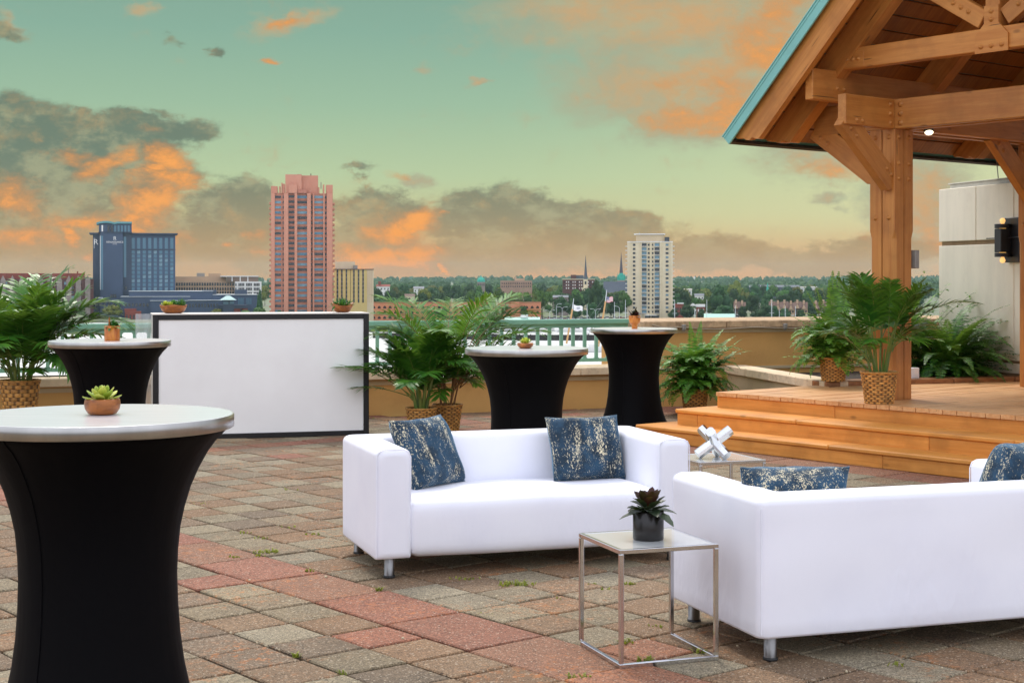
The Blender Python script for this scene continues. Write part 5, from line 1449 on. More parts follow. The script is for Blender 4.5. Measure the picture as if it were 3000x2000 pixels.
# beige tower
bx = lambda zx: 1400+zx/2.94
by_ = lambda zy: 650+zy/2.94
E_ = Bld('apartment_tower', 'cream apartment tower with balconies rising right of the church spires', 'tower', 1837, 1972, 1015)
E_.part('wall', M_CREAM, bx(1287), bx(1678), by_(172), None, 0, 20); E_.part('roof_edge', M_FWHITE, bx(1285), bx(1680), by_(168), by_(174), -.5, 20)
E_.part('penthouse', M_CREAMD, bx(1362), bx(1604), by_(107), by_(168), 4, 14); E_.part('penthouse_roof', M_FWHITE, bx(1344), bx(1614), by_(100), by_(108), 3, 15); E_.part('roof_unit', M_GLD, bx(1608), bx(1650), by_(130), by_(167), 2, 6)
E_.part('antenna', M_DARKPOLE, bx(1389), bx(1393), by_(84), by_(100), 8, 8.4)
for x0, x1 in ((1287, 1312), (1402, 1411), (1484, 1496), (1568, 1580), (1660, 1678)): E_.part('pier', M_CREAM, bx(x0), bx(x1), by_(174), None, -.9, .2)
for r_ in range(17):
    zy = 197+r_*36
    E_.win(bx(1346), by_(zy), 7, 6, M_GLD, 'window', 0, .5); E_.win(bx(1630), by_(zy), 8, 6, M_GLD if r_ % 3 else M_GLM, 'window', 0, .5)
    E_.win(bx(1471), by_(zy), 5, 5.6, M_GLD, 'small_window', 0, .5); E_.win(bx(1506), by_(zy), 4, 5.6, M_GLD, 'small_window', 0, .5)
    for px in (1433, 1543):
        E_.win(bx(px), by_(zy-1), 13.5, 8.5, rt0.choice((M_GLM, M_GLM, M_GLD)), 'balcony_opening', 0, .5)
        E_.win(bx(px), by_(zy+14), 14.5, 1.2, M_FWHITE, 'balcony_slab', -.6, 1.6)
    for px in (1277, 1686): E_.win(bx(px), by_(zy+12), 5.5, 2.6, M_FWHITE, 'side_balcony', 8, 9)
E_.part('entrance', M_GLD, bx(1440), bx(1560), by_(806), None, -.6, .3); E_.part('canopy', M_FWHITE, bx(1436), bx(1540), by_(800), by_(806), -5, 0)
# churches
C1 = Bld('church', 'church with a tall plain grey spire beside the brick school', 'church', 1700, 1732, 1250)
x = C1.x(1716.3)
def spire(Bd, px, pyt, pyb, wpx, mat, sides=8):
    k = Bd.R/F; xx = Bd.x(px); r_ = wpx*k/2; z0, z1_ = Bd.z(pyb, xx), Bd.z(pyt, xx)
    b = MB(); b.lathe([(r_, z0), (r_*.5, z0+(z1_-z0)*.5), (.06, z1_)], sides, 0, T(xx, 3, 0) @ RZ(.39), sm=False); return b.build('spire', mat, Bd.t)
spire(C1, 1715.8, 747, 822, 12, M_SLATE)
C1.part('belfry', M_CREAM, 1709, 1722, 818, None, 0, 6); C1.part('louvre', M_GLD, 1713, 1718, 824, 833, -.2, .2)
C1.part('nave', M_CREAM, 1705, 1722, 842, None, -4, 0)
C2 = Bld('church', 'church with a green copper collar below a dark spire left of the cream tower', 'church', 1770, 1840, 1250)
spire(C2, 1820, 738, 803, 12, pm('dark_spire', S(86, 82, 92), .6))
k = C2.R/F; xx = C2.x(1820); b = MB(); r_ = 12*k
b.lathe([(r_, C2.z(822, xx)), (r_, C2.z(815, xx)), (r_*.85, C2.z(808, xx)), (r_*.5, C2.z(800, xx))], 8, 0, T(xx, 3, 0) @ RZ(.39), sm=False)
for q in range(8):
    an = .39+math.pi/4*q; b.lathe([(.9, C2.z(815, xx)), (.5, C2.z(808, xx)), (.05, C2.z(799, xx))], 5, 0, T(xx+r_*.9*math.cos(an), 3+r_*.9*math.sin(an), 0), sm=False)
b.build('copper_collar', M_COPPER, C2.t); C2.part('tower', M_STN, 1808, 1832, 821, None, -1, 7)
b = MB(); x0, x1 = C2.x(1768), C2.x(1840); z0, zt = C2.z(856), C2.z(832); b.prism([(0, 0), (14, 0), (7, zt-z0+2)], x0, x1, 0, T(0, -8, z0) @ Matrix(((0,0,1,0),(1,0,0,0),(0,1,0,0),(0,0,0,1)))); b.build('nave_roof', M_SLATE, C2.t); C2.part('nave', M_STN, 1768, 1840, 856, None, -8, 6)
SB = Bld('school', 'dark red brick school with white window rows behind the trees', 'building', 1648, 1742, 1260)
SB.part('wall', M_BRICKD, 1648, 1742, 819, None, 3, 16); SB.part('tower_block', M_BRICKD, 1672, 1688, 805, 819, 4, 14); SB.part('roof', M_SLATE, 1688, 1710, 806, 819, 6, 14); SB.part('roof_edge', M_CREAM, 1647, 1743, 816.8, 819, 2.6, 16)
for r_ in range(3):
    for k in range(14): SB.win(1653+k*6.4, 826+r_*9, 3, 4, M_FWHITE if k % 3 else M_GLD, 'window', 3, .5)
TB = Bld('apartment_block', 'wide flat tan building behind the palms and trees', 'building', 1466, 1560, 1350)
TB.part('wall', pm('dusty_brick', S(170,138,120), .85, 0, .1, .2), 1466, 1559, 822, None, 0, 16); TB.part('attic', M_TAN, 1508, 1537, 816, 822, 4, 10); TB.part('chimney', M_TAN, 1508, 1513, 810, 816, 5, 7)
for r_ in range(2):
    for k in range(14): TB.win(1471+k*6.4, 830+r_*9, 2.4, 4, M_GLD, 'window', 0, .5)
DB = Bld('domed_building', 'old stone building with a small green copper dome behind the palm', 'building', 1395, 1424, 1500)
DB.part('drum', M_STN, 1398, 1421, 826, None, 0, 9); xx = DB.x(1409.5); k = DB.R/F
b = MB(); b.lathe([(11*k, DB.z(826, xx)), (10.5*k, DB.z(821, xx)), (7*k, DB.z(815, xx)), (2*k, DB.z(811, xx)), (.1, DB.z(806, xx))], 12, 0, T(xx, 4, 0)); b.build('dome', M_COPPER, DB.t)
for q in (-8, 8): b = MB(); b.lathe([(3.4*k, DB.z(824, xx)), (2.8*k, DB.z(819, xx)), (.1, DB.z(814, xx))], 8, 0, T(xx+q*k, 0, 0)); b.build('corner_cupola', M_COPPER, DB.t)
for k_ in range(4): DB.win(1401+k_*5.6, 834, 2.2, 6, M_GLD, 'window', 0, .4)
for px0, px1, yt, D, lab, mt, rf in ((1103, 1142, 836, 1300, 'white industrial shed with a red stack right of the yellow office', M_FWHITE, M_BRICK), (1212, 1242, 842, 1280, 'white gabled house with a grey roof beyond the arcaded garage', M_FWHITE, M_SLATE),
        (1186, 1215, 864, 1120, 'small cream house above the arcaded garage behind the palm', M_CREAM, M_BRN), (2004, 2027, 846, 1250, 'white flat roofed house in the trees right of the cream tower', M_FWHITE, M_TIN), (2345, 2393, 839, 1500, 'long low white building under the far ridge', M_FWHITE, M_TIN),
        (2195, 2342, 838, 1650, 'long grey roofed hall under the far ridge', M_SLATE, M_SLATE), (2035, 2062, 863, 1120, 'dark mansard house with white dormers right of the cream tower', M_FWHITE, M_SLATE), (1620, 1665, 868, 1090, 'grey roofed house between the trees above the parking lot', M_STN, M_SLATE)):
    q = Bld('house', lab, 'building', px0, px1, D); q.part('wall', mt, px0, px1, yt+3, None, 0, 12)
    x0, x1 = q.x(px0-1), q.x(px1+1); z0 = q.z(yt+3); hh = 6*D/F if rf is not M_TIN else 1.0
    b = MB(); b.prism([(0, 0), (13, 0), (8, hh), (5, hh)], x0, x1, 0, T(0, -.5, z0) @ Matrix(((0,0,1,0),(1,0,0,0),(0,1,0,0),(0,0,0,1)))); b.build('roof', rf, q.t)
    n = max(2, int((px1-px0)/9))
    for k in range(n): q.win(px0+(k+.5)*(px1-px0)/n, yt+10, 3.4, 4.5, M_GLD, 'window', 0, .4)
    if 'stack' in lab: q.part('stack', M_BRICK, 1108, 1116, 824, 839, 3, 5)
q = Bld('church_spire', 'small bright teal church steeple among the far trees on the right', 'steeple', 2243, 2255, 1500); spire(q, 2249, 828, 848, 9, M_COPPER, 4); q.part('belfry', M_COPPER, 2245, 2253, 846, None, 1, 5)
q = Bld('water_tower', 'tiny pale water tower on the horizon right of the cream tower', 'water tower', 2029, 2039, 3800); k = q.R/F; xx = q.x(2034)
b = MB(); b.lathe([(1.2, 0), (1.2, q.z(817, xx)), (3.5*k, q.z(815, xx)), (3.6*k, q.z(813, xx)), (1.5*k, q.z(811, xx))], 12, 0, T(xx, 0, 0)); b.build('tank', M_FWHITE, q.t)
# red brick waterfront buildings, boathouses
q = Bld('brick_building', 'red brick waterfront building directly right of the cream tower', 'building', 1975, 2010, 990); q.part('wall', M_BRICK, 1976, 2003, 890, None, 0, 12); q.part('roof_edge', M_FWHITE, 1984, 2003, 887.5, 890, -.3, 12)
for k in range(4): q.win(1980+k*6.4, 905, 3.2, 7, M_GLD, 'window', 0, .4)
q = Bld('brick_building', 'red brick waterfront building with a white gable by the teal roofed shed', 'building', 2020, 2072, 985); q.part('wall', M_BRICK, 2040, 2066, 899, None, 0, 12); q.part('roof', M_FWHITE, 2038, 2066, 892, 899, -.5, 12)
x0, x1 = q.x(2018), q.x(2042); b = MB(); b.prism([(x0, q.z(896)), (x1, q.z(896)), ((x0+x1)/2, q.z(888))], -6, .5, 0, RX(R(90))); b.build('gable', M_FWHITE, q.t)
for k in range(3): q.win(2046+k*7.4, 909, 3.2, 8, M_FWHITE, 'window', 0, .4)
def shed(lab, px0, px1, yr, ye, yb, D, wallm):
    q = Bld('boathouse', lab, 'boathouse', px0, px1, D, None, ZW); q.part('wall', wallm, px0+2, px1-2, ye, None, 0, 16)
    b = MB(); x0, x1 = q.x(px0), q.x(px1); z0, zt = q.z(ye), q.z(yr); b.prism([(-1, 0), (17, 0), (12, zt-z0), (4, zt-z0)], x0, x1, 0, T(0, 0, z0) @ Matrix(((0,0,1,0),(1,0,0,0),(0,1,0,0),(0,0,0,1)))); b.build('roof', pm('pale_teal_roof', S(160, 206, 190), .5), q.t); return q
shed('low boathouse with pale teal roof at the water behind the tall parapet', 2062, 2153, 920, 931, 960, 880, M_FWHITE)
q = shed('grey walled boathouse with teal roof and a white board in front of the salmon garage', 1478, 1582, 930, 940, 983, 790, pm('boathouse_wall', S(196, 202, 196), .8))
q.part('roof_board', M_FWHITE, 1525, 1547, 922, 930.5, 3, 3.6)
for k in range(5): q.win(1492+k*18, 975, .9, 10, M_DARKPOLE, 'door_joint', 0, .3)
# townhouses
for i, (px, w, yt) in enumerate(((2158, 18, 884), (2176, 18, 886), (2262, 20, 884), (2281, 19, 886), (2300, 19, 884), (2319, 19, 887), (2338, 20, 884), (2357, 19, 886), (2392, 20, 886), (2414, 20, 884), (2436, 20, 886))):
    q = Bld('townhouse', 'brown roofed townhouse in the pair beside the low wide waterfront tree' if i < 2 else 'brown roofed townhouse with tan chimney in the waterfront row before the pavilion', 'townhouse', px-w/2, px+w/2, 985, 'townhouses beside the round tree' if i < 2 else 'townhouses in the waterfront row')
    q.part('wall', M_TAN if i % 2 else M_BRN, px-w/2+.3, px+w/2-.3, yt+18, None, 0, 12)
    x0, x1 = q.x(px-w/2), q.x(px+w/2); b = MB(); b.prism([(0, 0), (13, 0), (6.5, 4.2)], x0, x1, 0, T(0, -.5, q.z(yt+18)) @ Matrix(((0,0,1,0),(1,0,0,0),(0,1,0,0),(0,0,0,1)))); rf = b.build('roof', M_BRN, q.t)
    q.part('chimney', M_TAN, px-5, px+1, yt-6, yt+18, 4, 6, rf)
    a_, c_ = q.x(px-w*.38), q.x(px+w*.2); zz = q.z(yt+19); b = MB(); b.prism([(a_, zz), (c_, zz), ((a_+c_)/2, zz+3)], .3, 2.4, 0, RX(R(90))); b.build('gable', M_TAN, q.t)
    q.part('balcony', M_FWHITE, px-w*.4, px+w*.4, yt+36, yt+38, -1.6, 0)
    for r_ in range(2):
        for k in (-1, 1): q.win(px+k*w*.22, yt+26+r_*18, 4, 6, M_GLD, 'window', 0, .4)

# ------------------------------------------------------------------ trees on the far bank
def crownmat(name, c, c2):
    m, g, b, out = newmat(name)
    ri = g.n('ShaderNodeNewGeometry').outputs['Random Per Island']; oi = g.n('ShaderNodeObjectInfo').outputs['Random']
    col = g.mix(ri, c, c2); hs = g.n('ShaderNodeHueSaturation', {'Color': col})
    g.set(hs.inputs['Hue'], g.m('ADD', .475, g.m('MULTIPLY', oi, .04))); g.set(hs.inputs['Value'], g.m('ADD', .7, g.m('MULTIPLY', oi, .65)))
    g.set(b.inputs['Base Color'], hs.outputs[0]); b.inputs['Roughness'].default_value = .8; b.inputs['Specular IOR Level'].default_value = .2
    return m
M_CR = [crownmat('tree_crown', (.040, .100, .022, 1), (.10, .19, .04, 1)), crownmat('tree_crown_dark', (.020, .060, .022, 1), (.055, .12, .036, 1)), crownmat('tree_crown_olive', (.09, .12, .02, 1), (.19, .20, .045, 1))]
M_TRUNK = pm('tree_trunk', S(92, 78, 64), .9, 0, .2, 4.0)
def crown_mesh(seed, mat, lobes=13, per=70, wide=.46, size=.075):
    rr = random.Random(seed); b = MB()
    for k in range(lobes):
        a = rr.uniform(0, 6.28); q = rr.uniform(0, wide*.62)**1; z = rr.uniform(.34, .80)
        if k == 0: q, z = 0, .8
        tap = 1-.45*max(0, (z-.55)/.45); cx, cy = q*math.cos(a)*tap*1.15, q*math.sin(a)*tap*1.15; r_ = rr.uniform(.15, .24)*(1.05 if z < .6 else .85)
        b.lathe([(.02, z-r_*.8), (r_*.72, z-r_*.35), (r_*.8, z+.1*r_), (r_*.5, z+r_*.6), (.02, z+r_*.8)], 7, 0, T(cx, cy, 0))
        for j in range(per):
            u = rr.uniform(-1, 1); an = rr.uniform(0, 6.28); s_ = math.sqrt(1-u*u)
            n = Vector((s_*math.cos(an), s_*math.sin(an), u)); p = Vector((cx, cy, z))+n*r_*rr.uniform(.78, 1.08)
            t1 = n.orthogonal().normalized(); t1 = (Matrix.Rotation(rr.uniform(0, 6.28), 3, n) @ t1); t2 = n.cross(t1)
            n2 = n*rr.uniform(-.5, .5); e = size*rr.uniform(.5, 1.1)
            b.add([p-t1*e*.5-t2*e*.3, p+t1*e*.5-t2*e*.3+n2*e, p+t1*e*.3+t2*e*.5, p-t1*e*.4+t2*e*.4-n2*e], [(0,1,2,3)])
    return b.mesh('crown', mat)
TRUNK = MB(); TRUNK.tube([(0,0,0), (.01,0,.2), (0,.01,.45)], [.03, .022, .012], 7); TRUNK.tube([(0,0,.2), (.12,.05,.42)], [.015, .006], 5); TRUNK.tube([(0,0,.22), (-.1,-.06,.45)], [.014, .006], 5)
ME_TRUNK = TRUNK.mesh('trunk', M_TRUNK)
CROWNS = {k: [crown_mesh(100*k+i, M_CR[k]) for i in range(4)] for k in range(3)}
rt_ = random.Random(17)
def tree(px, ytop, wpx, D, kind, label, group, zb=None, name='tree'):
    zb = ZL if zb is None else zb
    if zb == ZL: zb += max(0, min(1, (D-2000)/3000))*20
    h = EYE-zb+(YH-ytop)/F*D; w = wpx/F*D
    t = thing(name, label, 'tree', ((px-CX)/F*D, D, zb), rt_.uniform(0, 6.28), group)
    k = w/.98
    place('crown', rt_.choice(CROWNS[kind]), t, Matrix.Diagonal((k, k, h/.97, 1)))
    place('trunk', ME_TRUNK, t, Matrix.Diagonal((k*.6, k*.6, h, 1)))
    return t
for a in ((328, 892, 74, 985, 2, 'olive green rounded tree on the shore in front of the hotel'), (1747, 822, 58, 1010, 1, 'tall dark tree standing right of the church with the plain grey spire'),
          (1589, 848, 66, 985, 0, 'broad green tree growing at the end of the salmon arcaded garage'), (1537, 895, 34, 930, 1, 'small dark tree standing against the front of the arcaded garage'),
          (1735, 887, 62, 935, 1, 'dark round tree by the parking lot between both flags'), (1690, 893, 58, 940, 1, 'dark low tree by the parking lot behind the white flag'), (1790, 862, 70, 1010, 1, 'dark tree between the striped flag and the cream tower'),
          (2008, 850, 66, 1060, 1, 'dark tree behind the brick building right of the cream tower'), (2013, 892, 62, 955, 1, 'dark round tree between the two red brick waterfront buildings'),
          (2107, 836, 82, 1010, 1, 'tallest dark tree behind the teal roofed boathouse'), (2119, 893, 90, 940, 1, 'low wide dark tree directly behind the teal roofed boathouse'), (2161, 819, 66, 1300, 2, 'olive tree with a bronze tint standing out on the right skyline'),
          (2244, 892, 76, 940, 1, 'dark dome shaped tree in front of the waterfront townhouses'), (762, 850, 24, 960, 1, 'thin dark tree at the right end of the hotel wing'), (1430, 888, 44, 930, 0, 'green tree before the arcaded garage behind the feathery palm'), (1375, 900, 60, 920, 0, 'bushy tree before the arcaded garage left of the feathery palm'),
          (1296, 902, 70, 915, 0, 'wide bush like tree covering the lower arches of the garage'), (765, 900, 70, 930, 0, 'green shrubby tree between the hotel wing and the pink tower'), (632, 903, 44, 960, 2, 'low olive shrub above the bar beneath the hotel wing'), (720, 908, 60, 950, 0, 'low green shrub right of the brick base of the hotel wing'), (818, 908, 50, 840, 0, 'green shrub at the foot of the pink tower')):
    tree(*a, None)
ZONES = ((1098, 1300, 'green tree in the wooded strip above the left half of the arcaded garage', 'trees above the left part of the garage'),
         (1300, 1580, 'green tree in the woods behind the feathery palm above the garage', 'trees above the right part of the garage'),
         (1580, 1836, 'green tree in the woods below the two church spires', 'trees below the church spires'),
         (1975, 2200, 'green tree in the woods between the cream tower and the townhouses', 'trees right of the cream tower'),
         (2200, 2720, 'green tree in the woods above the waterfront townhouses', 'trees above the townhouses'), (745, 790, 'green tree in the gap between the white offices and the pink tower', 'trees left of the pink tower'))
for x0, x1, lab, grp in ZONES:
    for D, y0, y1, w0, w1, st in ((1900, 830, 836, 34, 56, 27), (1500, 832, 841, 40, 64, 30), (1200, 842, 858, 46, 76, 36), (1040, 856, 876, 48, 78, 48)):
        px = x0+rt_.uniform(0, 12)
        while px < x1:
            if not (D < 1100 and 1440 < px < 1560): tree(px, rt_.uniform(y0, y1), rt_.uniform(w0, w1), D*rt_.uniform(.96, 1.04), rt_.choice((0, 0, 1, 1, 2) if D > 1100 else (0, 1, 1)), lab, grp)
            px += st*rt_.uniform(.7, 1.3)
for px in (20, 70, 120, 180, 235): tree(px, 905+rt_.uniform(-5, 6), 50, 985, 0, 'green tree along the shore in front of the brick apartments at left', 'shore trees at the far left')
for px in range(1970, 2460, 42): tree(px+rt_.uniform(-8, 8), 900+rt_.uniform(-6, 8), rt_.uniform(34, 56), 960+rt_.uniform(-4, 4), 1, 'low dark tree along the waterfront behind the tall parapet', 'low waterfront trees at right')
# the far woods up to the horizon: one mass
rr = random.Random(23); fb = MB()
for k in range(2600):
    D = 2050+rr.random()**1.6*3600; px = rr.uniform(-250, 3300)
    if D < 2400 and (250 < px < 620): continue
    rise = max(0, min(1, (D-2000)/3000))*20; x = (px-CX)/F*D
    bump = 5*math.sin(x*.0021+1)+4*math.sin(x*.0053+D*.004)
    if px > 2380: bump += 7*min(1, (px-2380)/150)
    h = rr.uniform(10, 17)+max(0, bump)*.55; w = rr.uniform(6, 12); z = ZL+rise-1
    c = rr.uniform(.7, 1.2); col = (c, c*rr.uniform(.92, 1.05), c, 1)
    fb.lathe([(w*.8, z), (w, z+h*.45), (w*.75, z+h*.78), (w*.2, z+h*.97)], 6, 0, T(x, D, 0) @ RZ(rr.random()))
    for j in range(14):
        an = rr.uniform(0, 6.28); u = rr.uniform(.3, 1.02); q = w*(1.05-.75*max(0, u-.45)/.55)*rr.uniform(.7, 1.1); p = Vector((x+q*math.cos(an), D+q*math.sin(an), z+h*u)); e = rr.uniform(1.2, 2.6)
        fb.add([p+Vector((-e, 0, -e*.4)), p+Vector((e, rr.uniform(-1, 1), -e*.5)), p+Vector((e*.6, rr.uniform(-1,1), e*.7)), p+Vector((-e*.7, 0, e*.8))], [(0,1,2,3)])
M_FAR = crownmat('far_woods', (.034, .080, .030, 1), (.075, .14, .045, 1))
tag(fb.build('far_woods', M_FAR), 'distant blue green woods running along the whole horizon', 'woods', kind='stuff')

# ------------------------------------------------------------------ lamps, boats, cars, flags
def lamp(px, yt, D, arms, lab, grp, zb=ZL):
    t = thing('street_lamp', lab, 'street lamp', ((px-CX)/F*D, D, zb), 0, grp); h = EYE-zb+(YH-yt)/F*D
    b = MB(); b.tube([(0,0,0), (0,0,h-.3)], [.2, .13], 6)
    for s_ in arms: b.tube([(0,0,h-.4), (s_*.9, 0, h+.5), (s_*2.1, 0, h+.7)], [.11, .1, .09], 5)
    b.build('pole', M_POLE, t)
    for s_ in arms: b = MB(); b.bbox(-.6, .6, -.3, .3, -.12, .14, .05); b.build('lamp_head', M_POLE, t, T(s_*2.6, 0, h+.68))
for px, yt, ar in ((1610.5, 912, (-1, 1)), (1647, 902, (-1, 1)), (1744.5, 908, (-1, 1))): lamp(px, yt, 900, ar, 'pale double armed street lamp in the parking lot below the church spires', 'double armed street lamps in the parking lot')
for px, yt in ((1630, 893), (1814.6, 900)): lamp(px, yt, 900, (1,) if px < 1700 else (-1,), 'pale single armed street lamp in the parking lot below the church spires', 'single armed street lamps')
lamp(1465, 915, 850, (-1, 1), 'pale double armed street lamp before the arcaded garage near the feathery palm', None)
def hullshape(b, L, w, h, mi=0):
    n = 8; vs = []
    for i in range(n+1):
        t_ = i/n; x = -L/2+L*t_; ww = w/2*(1-max(0, (t_-.45)/.55)**2)*(.85+.15*min(1, t_*4)); sh = h*(1+.25*max(0, t_-.5))
        vs += [(x, -ww, sh), (x, -ww*.7, .1), (x, 0, -.3), (x, ww*.7, .1), (x, ww, sh)]
    fs = [(i*5+k, i*5+k+1, i*5+k+6, i*5+k+5) for i in range(n) for k in range(4)]+[(i*5, i*5+5, i*5+9, i*5+4) for i in range(n)]+[(0, 4, 3, 2, 1)]
    b.add(vs, fs, mi)
def motor(px, D, L, rz, lab, grp):
    t = thing('motor_boat', lab, 'boat', ((px-CX)/F*D, D, ZW), rz, grp)
    b = MB(); hullshape(b, L, L*.3, L*.13); b.build('hull', M_FWHITE, t)
    b = MB(); b.prism([(-L*.28, 0), (L*.18, 0), (L*.05, L*.13), (-L*.24, L*.13)], -L*.1, L*.1, 0, T(0, 0, L*.13) @ RX(R(90))); b.build('cabin', M_FWHITE, t)
    b = MB(); b.prism([(-L*.22, 0), (L*.1, 0), (L*.05, L*.05), (-L*.21, L*.05)], -L*.105, L*.105, 0, T(0, 0, L*.18) @ RX(R(90))); b.build('window', M_GLD, t)
    b = MB(); b.box(-L*.22, 0, -L*.09, L*.09, L*.36, L*.37); 
    for x in (-L*.2, -L*.03): b.tube([(x, 0, L*.26), (x, 0, L*.365)], .05, 4)
    b.build('flybridge', M_FWHITE, t)
for i, px in enumerate((1585, 1612, 1632, 1652, 1672, 1700, 1722, 1745, 1588, 1640, 1690, 1770, 1800)):
    D = 800 if i < 8 else 850
    motor(px, D+rt_.uniform(-8, 8), rt_.uniform(9, 13), rt_.choice((R(-80), R(-100), R(-60), R(10))), 'white motor boat moored in the marina seen through the railing', 'motor boats moored in the marina')
def sail(px, yt, D, lab, grp, w=.16):
    t = thing('sailboat', lab, 'sailboat', ((px-CX)/F*D, D, ZW), R(rt_.uniform(-100, -70)), grp); h = EYE-ZW+(YH-yt)/F*D
    b = MB(); hullshape(b, 10, 3, 1.1); b.build('hull', M_FWHITE, t)
    b = MB(); b.tube([(.6, 0, 1), (.6, 0, h)], [w, w*.7], 5); b.tube([(.6, -1.2, h*.62), (.6, 1.2, h*.62)], .05, 4); b.build('mast', M_POLE, t)
    b = MB(); b.tube([(.6, 0, 2.4), (-3.6, 0, 2.5)], .14, 5); b.build('boom', M_POLE, t)
    b = MB(); b.prism([(-2.6, 0), (1.6, 0), (.8, .7), (-2.4, .6)], -.8, .8, 0, T(0, 0, 1.05) @ RX(R(90))); b.build('cabin', M_FWHITE, t)
    b = MB(); b.tube([(.6, 0, h), (4.8, 0, 1.2)], .025, 3); b.tube([(.6, 0, h), (-4.8, 0, 1.0)], .025, 3); b.build('stays', M_DARKPOLE, t)
for px, yt in ((1719, 891), (1800, 884), (1832, 878)): sail(px, yt, 760, 'pale bare sailboat mast rising left of the cream tower', 'sailboats moored left of the cream tower')
for px, yt in ((1975.5, 878), (2034, 905), (2070.5, 878), (2154, 896)): sail(px, yt, 745, 'pale bare sailboat mast rising between the cream tower and the townhouses', 'sailboats near the teal boathouse')
for px, yt in ((2260, 876), (2283, 905), (2299, 897), (2330, 897), (2408, 900)): sail(px, yt, 745, 'pale bare sailboat mast rising before the waterfront townhouses', 'sailboats before the townhouses')
# parked cars
CARM = [pm('car_white', S(235,235,235), .35), pm('car_silver', S(180,184,188), .3, .4), pm('car_dark', S(50,54,62), .3), pm('car_red', S(150,50,44), .35)]
def car_mesh(mat):
    b = MB(); b.bbox(-2.2, 2.2, -.88, .88, .3, .85, .1); body = b.mesh('body', mat)
    return body
b = MB(); b.prism([(-1.5, 0), (1.2, 0), (.6, .6), (-1.1, .6)], -.8, .8, 0, T(0, 0, .85) @ RX(R(90))); ME_CAB = b.mesh('cabin', M_GLD)
b = MB(); b.lathe([(.33, -.12), (.33, .12)], 10, 0, RX(R(90)), sm=False); ME_WHL = b.mesh('wheel', M_BLACK)
BODY = [car_mesh(m_) for m_ in CARM]
for k in range(26):
    px = 1588+k*9.6+rt_.uniform(-2, 2); D = 975 if k % 2 else 1000
    t = thing('parked_car', 'small parked car in the waterfront lot below the church spires', 'car', ((px-CX)/F*D, D, ZL), R(rt_.choice((80, 95, 10, 0))), 'cars parked in the waterfront lot')
    place('body', BODY[rt_.choice((0, 0, 1, 1, 2, 3))], t); place('cabin', ME_CAB, t)
    for x in (-1.4, 1.4):
        for y in (-.8, .8): place('wheel', ME_WHL, t, T(x, y, .33))
for k in range(9):
    px = 1990+k*48+rt_.uniform(-10, 10); D = 905
    t = thing('parked_car', 'small parked car along the quay behind the tall parapet', 'car', ((px-CX)/F*D, D, ZL), R(rt_.choice((5, -5, 80))), 'cars parked along the quay')
    place('body', BODY[rt_.choice((0, 1, 2))], t); place('cabin', ME_CAB, t)
    for x in (-1.4, 1.4):
        for y in (-.8, .8): place('wheel', ME_WHL, t, T(x, y, .33))
# two masted schooner with both flags
DS = 575
ks = DS/F
ship = thing('schooner', 'white hulled schooner with two raked tan masts by the breakwater', 'sailing ship', ((1700-CX)/F*DS, DS, ZW), R(4))
b = MB(); hullshape(b, 24, 5, 2.0); b.build('hull', M_FWHITE, ship)
b = MB(); b.bbox(-6, -2, -1.2, 1.2, 2.0, 3.2, .1); b.bbox(3, 6, -1.0, 1.0, 2.0, 3.0, .1); b.build('deckhouse', M_FWHITE, ship)
M_SPAR = pm('tan_spar', S(206, 160, 100), .5, 0, .08, 2.0)
def local(px, py): 
    p = at(px, py, DS); return ship_inv @ p
bpy.context.view_layer.update(); ship_inv = ship.matrix_world.inverted()
for (xt, yt), (xm, ym), (xb, yb_) in (((1680.8, 874), (1677, 905), (1657, 1022)), ((1777.6, 849), (1774, 882), (1752, 1022))):
    b = MB(); b.tube([local(xb, yb_), local(xm, ym)], [.36, .30], 8); b.tube([local(xm, ym+.0), local(xt, yt)], [.2, .1], 8, 1); b.build('mast', [M_SPAR, M_POLE], ship)
b = MB()
for q in (((1777, 862), (1722, 936)), ((1774, 882), (1690, 1000)), ((1679, 885), (1630, 945)), ((1775, 880), (1782, 1010)), ((1678, 900), (1683, 1010))): b.tube([local(*q[0]), local(*q[1])], .035, 3)
b.build('rigging', M_DARKPOLE, ship)
b = MB()
for z in (.5, 1.0): b.tube([(-11, -2.0, 2.0+z), (-2, -2.4, 2.0+z), (9, -1.6, 2.2+z)], .04, 4)
for k in range(11): b.tube([(-11+k*1.9, -2.1, 1.9), (-11+k*1.9, -2.1, 3.1)], .05, 4)
b.build('guard_rail', M_FWHITE, ship)
def flag(name, lab, p0, p1, rows, cols, hh, colf, wav):
    b = MB()
    for r_ in range(rows):
        for c in range(cols):
            vs = []
            for dc, dr in ((0,0),(1,0),(1,1),(0,1)):
                u = (c+dc)/cols; v = (r_+dr)/rows
                w_ = p0.lerp(p1, u); sag = wav*math.sin(u*6)*u
                vs.append((w_.x, w_.y+1.0*math.sin(u*7+v)*.5, w_.z-v*hh*(1-.22*u if name == 'flag' and wav > .3 else 1)-sag))
            b.add(vs, [(0,1,2,3)], 0, False, None, colf(u-1/cols if False else (c+.5)/cols, (r_+.5)/rows, r_, c))
    m, g, bs, out = newmat(name+'_cloth'); g.set(bs.inputs['Base Color'], g.n('ShaderNodeVertexColor', layer_name='Col').outputs[0]); bs.inputs['Roughness'].default_value = .8
    o = b.build(name, m); return tag(o, lab, 'flag')
def usa(u, v, r_, c):
    if v < .54 and u < .42: return (.9, .9, .9, 1) if (r_ % 2 == 1 and c % 2 == 1) else S(44, 52, 120)
    return S(190, 40, 60) if r_ % 2 == 0 else S(240, 238, 240)
flag('flag', 'striped red and white flag with blue corner flying from the taller ship mast', at(1777, 868, DS), at(1796, 871, DS), 13, 14, 18*ks, usa, .35)
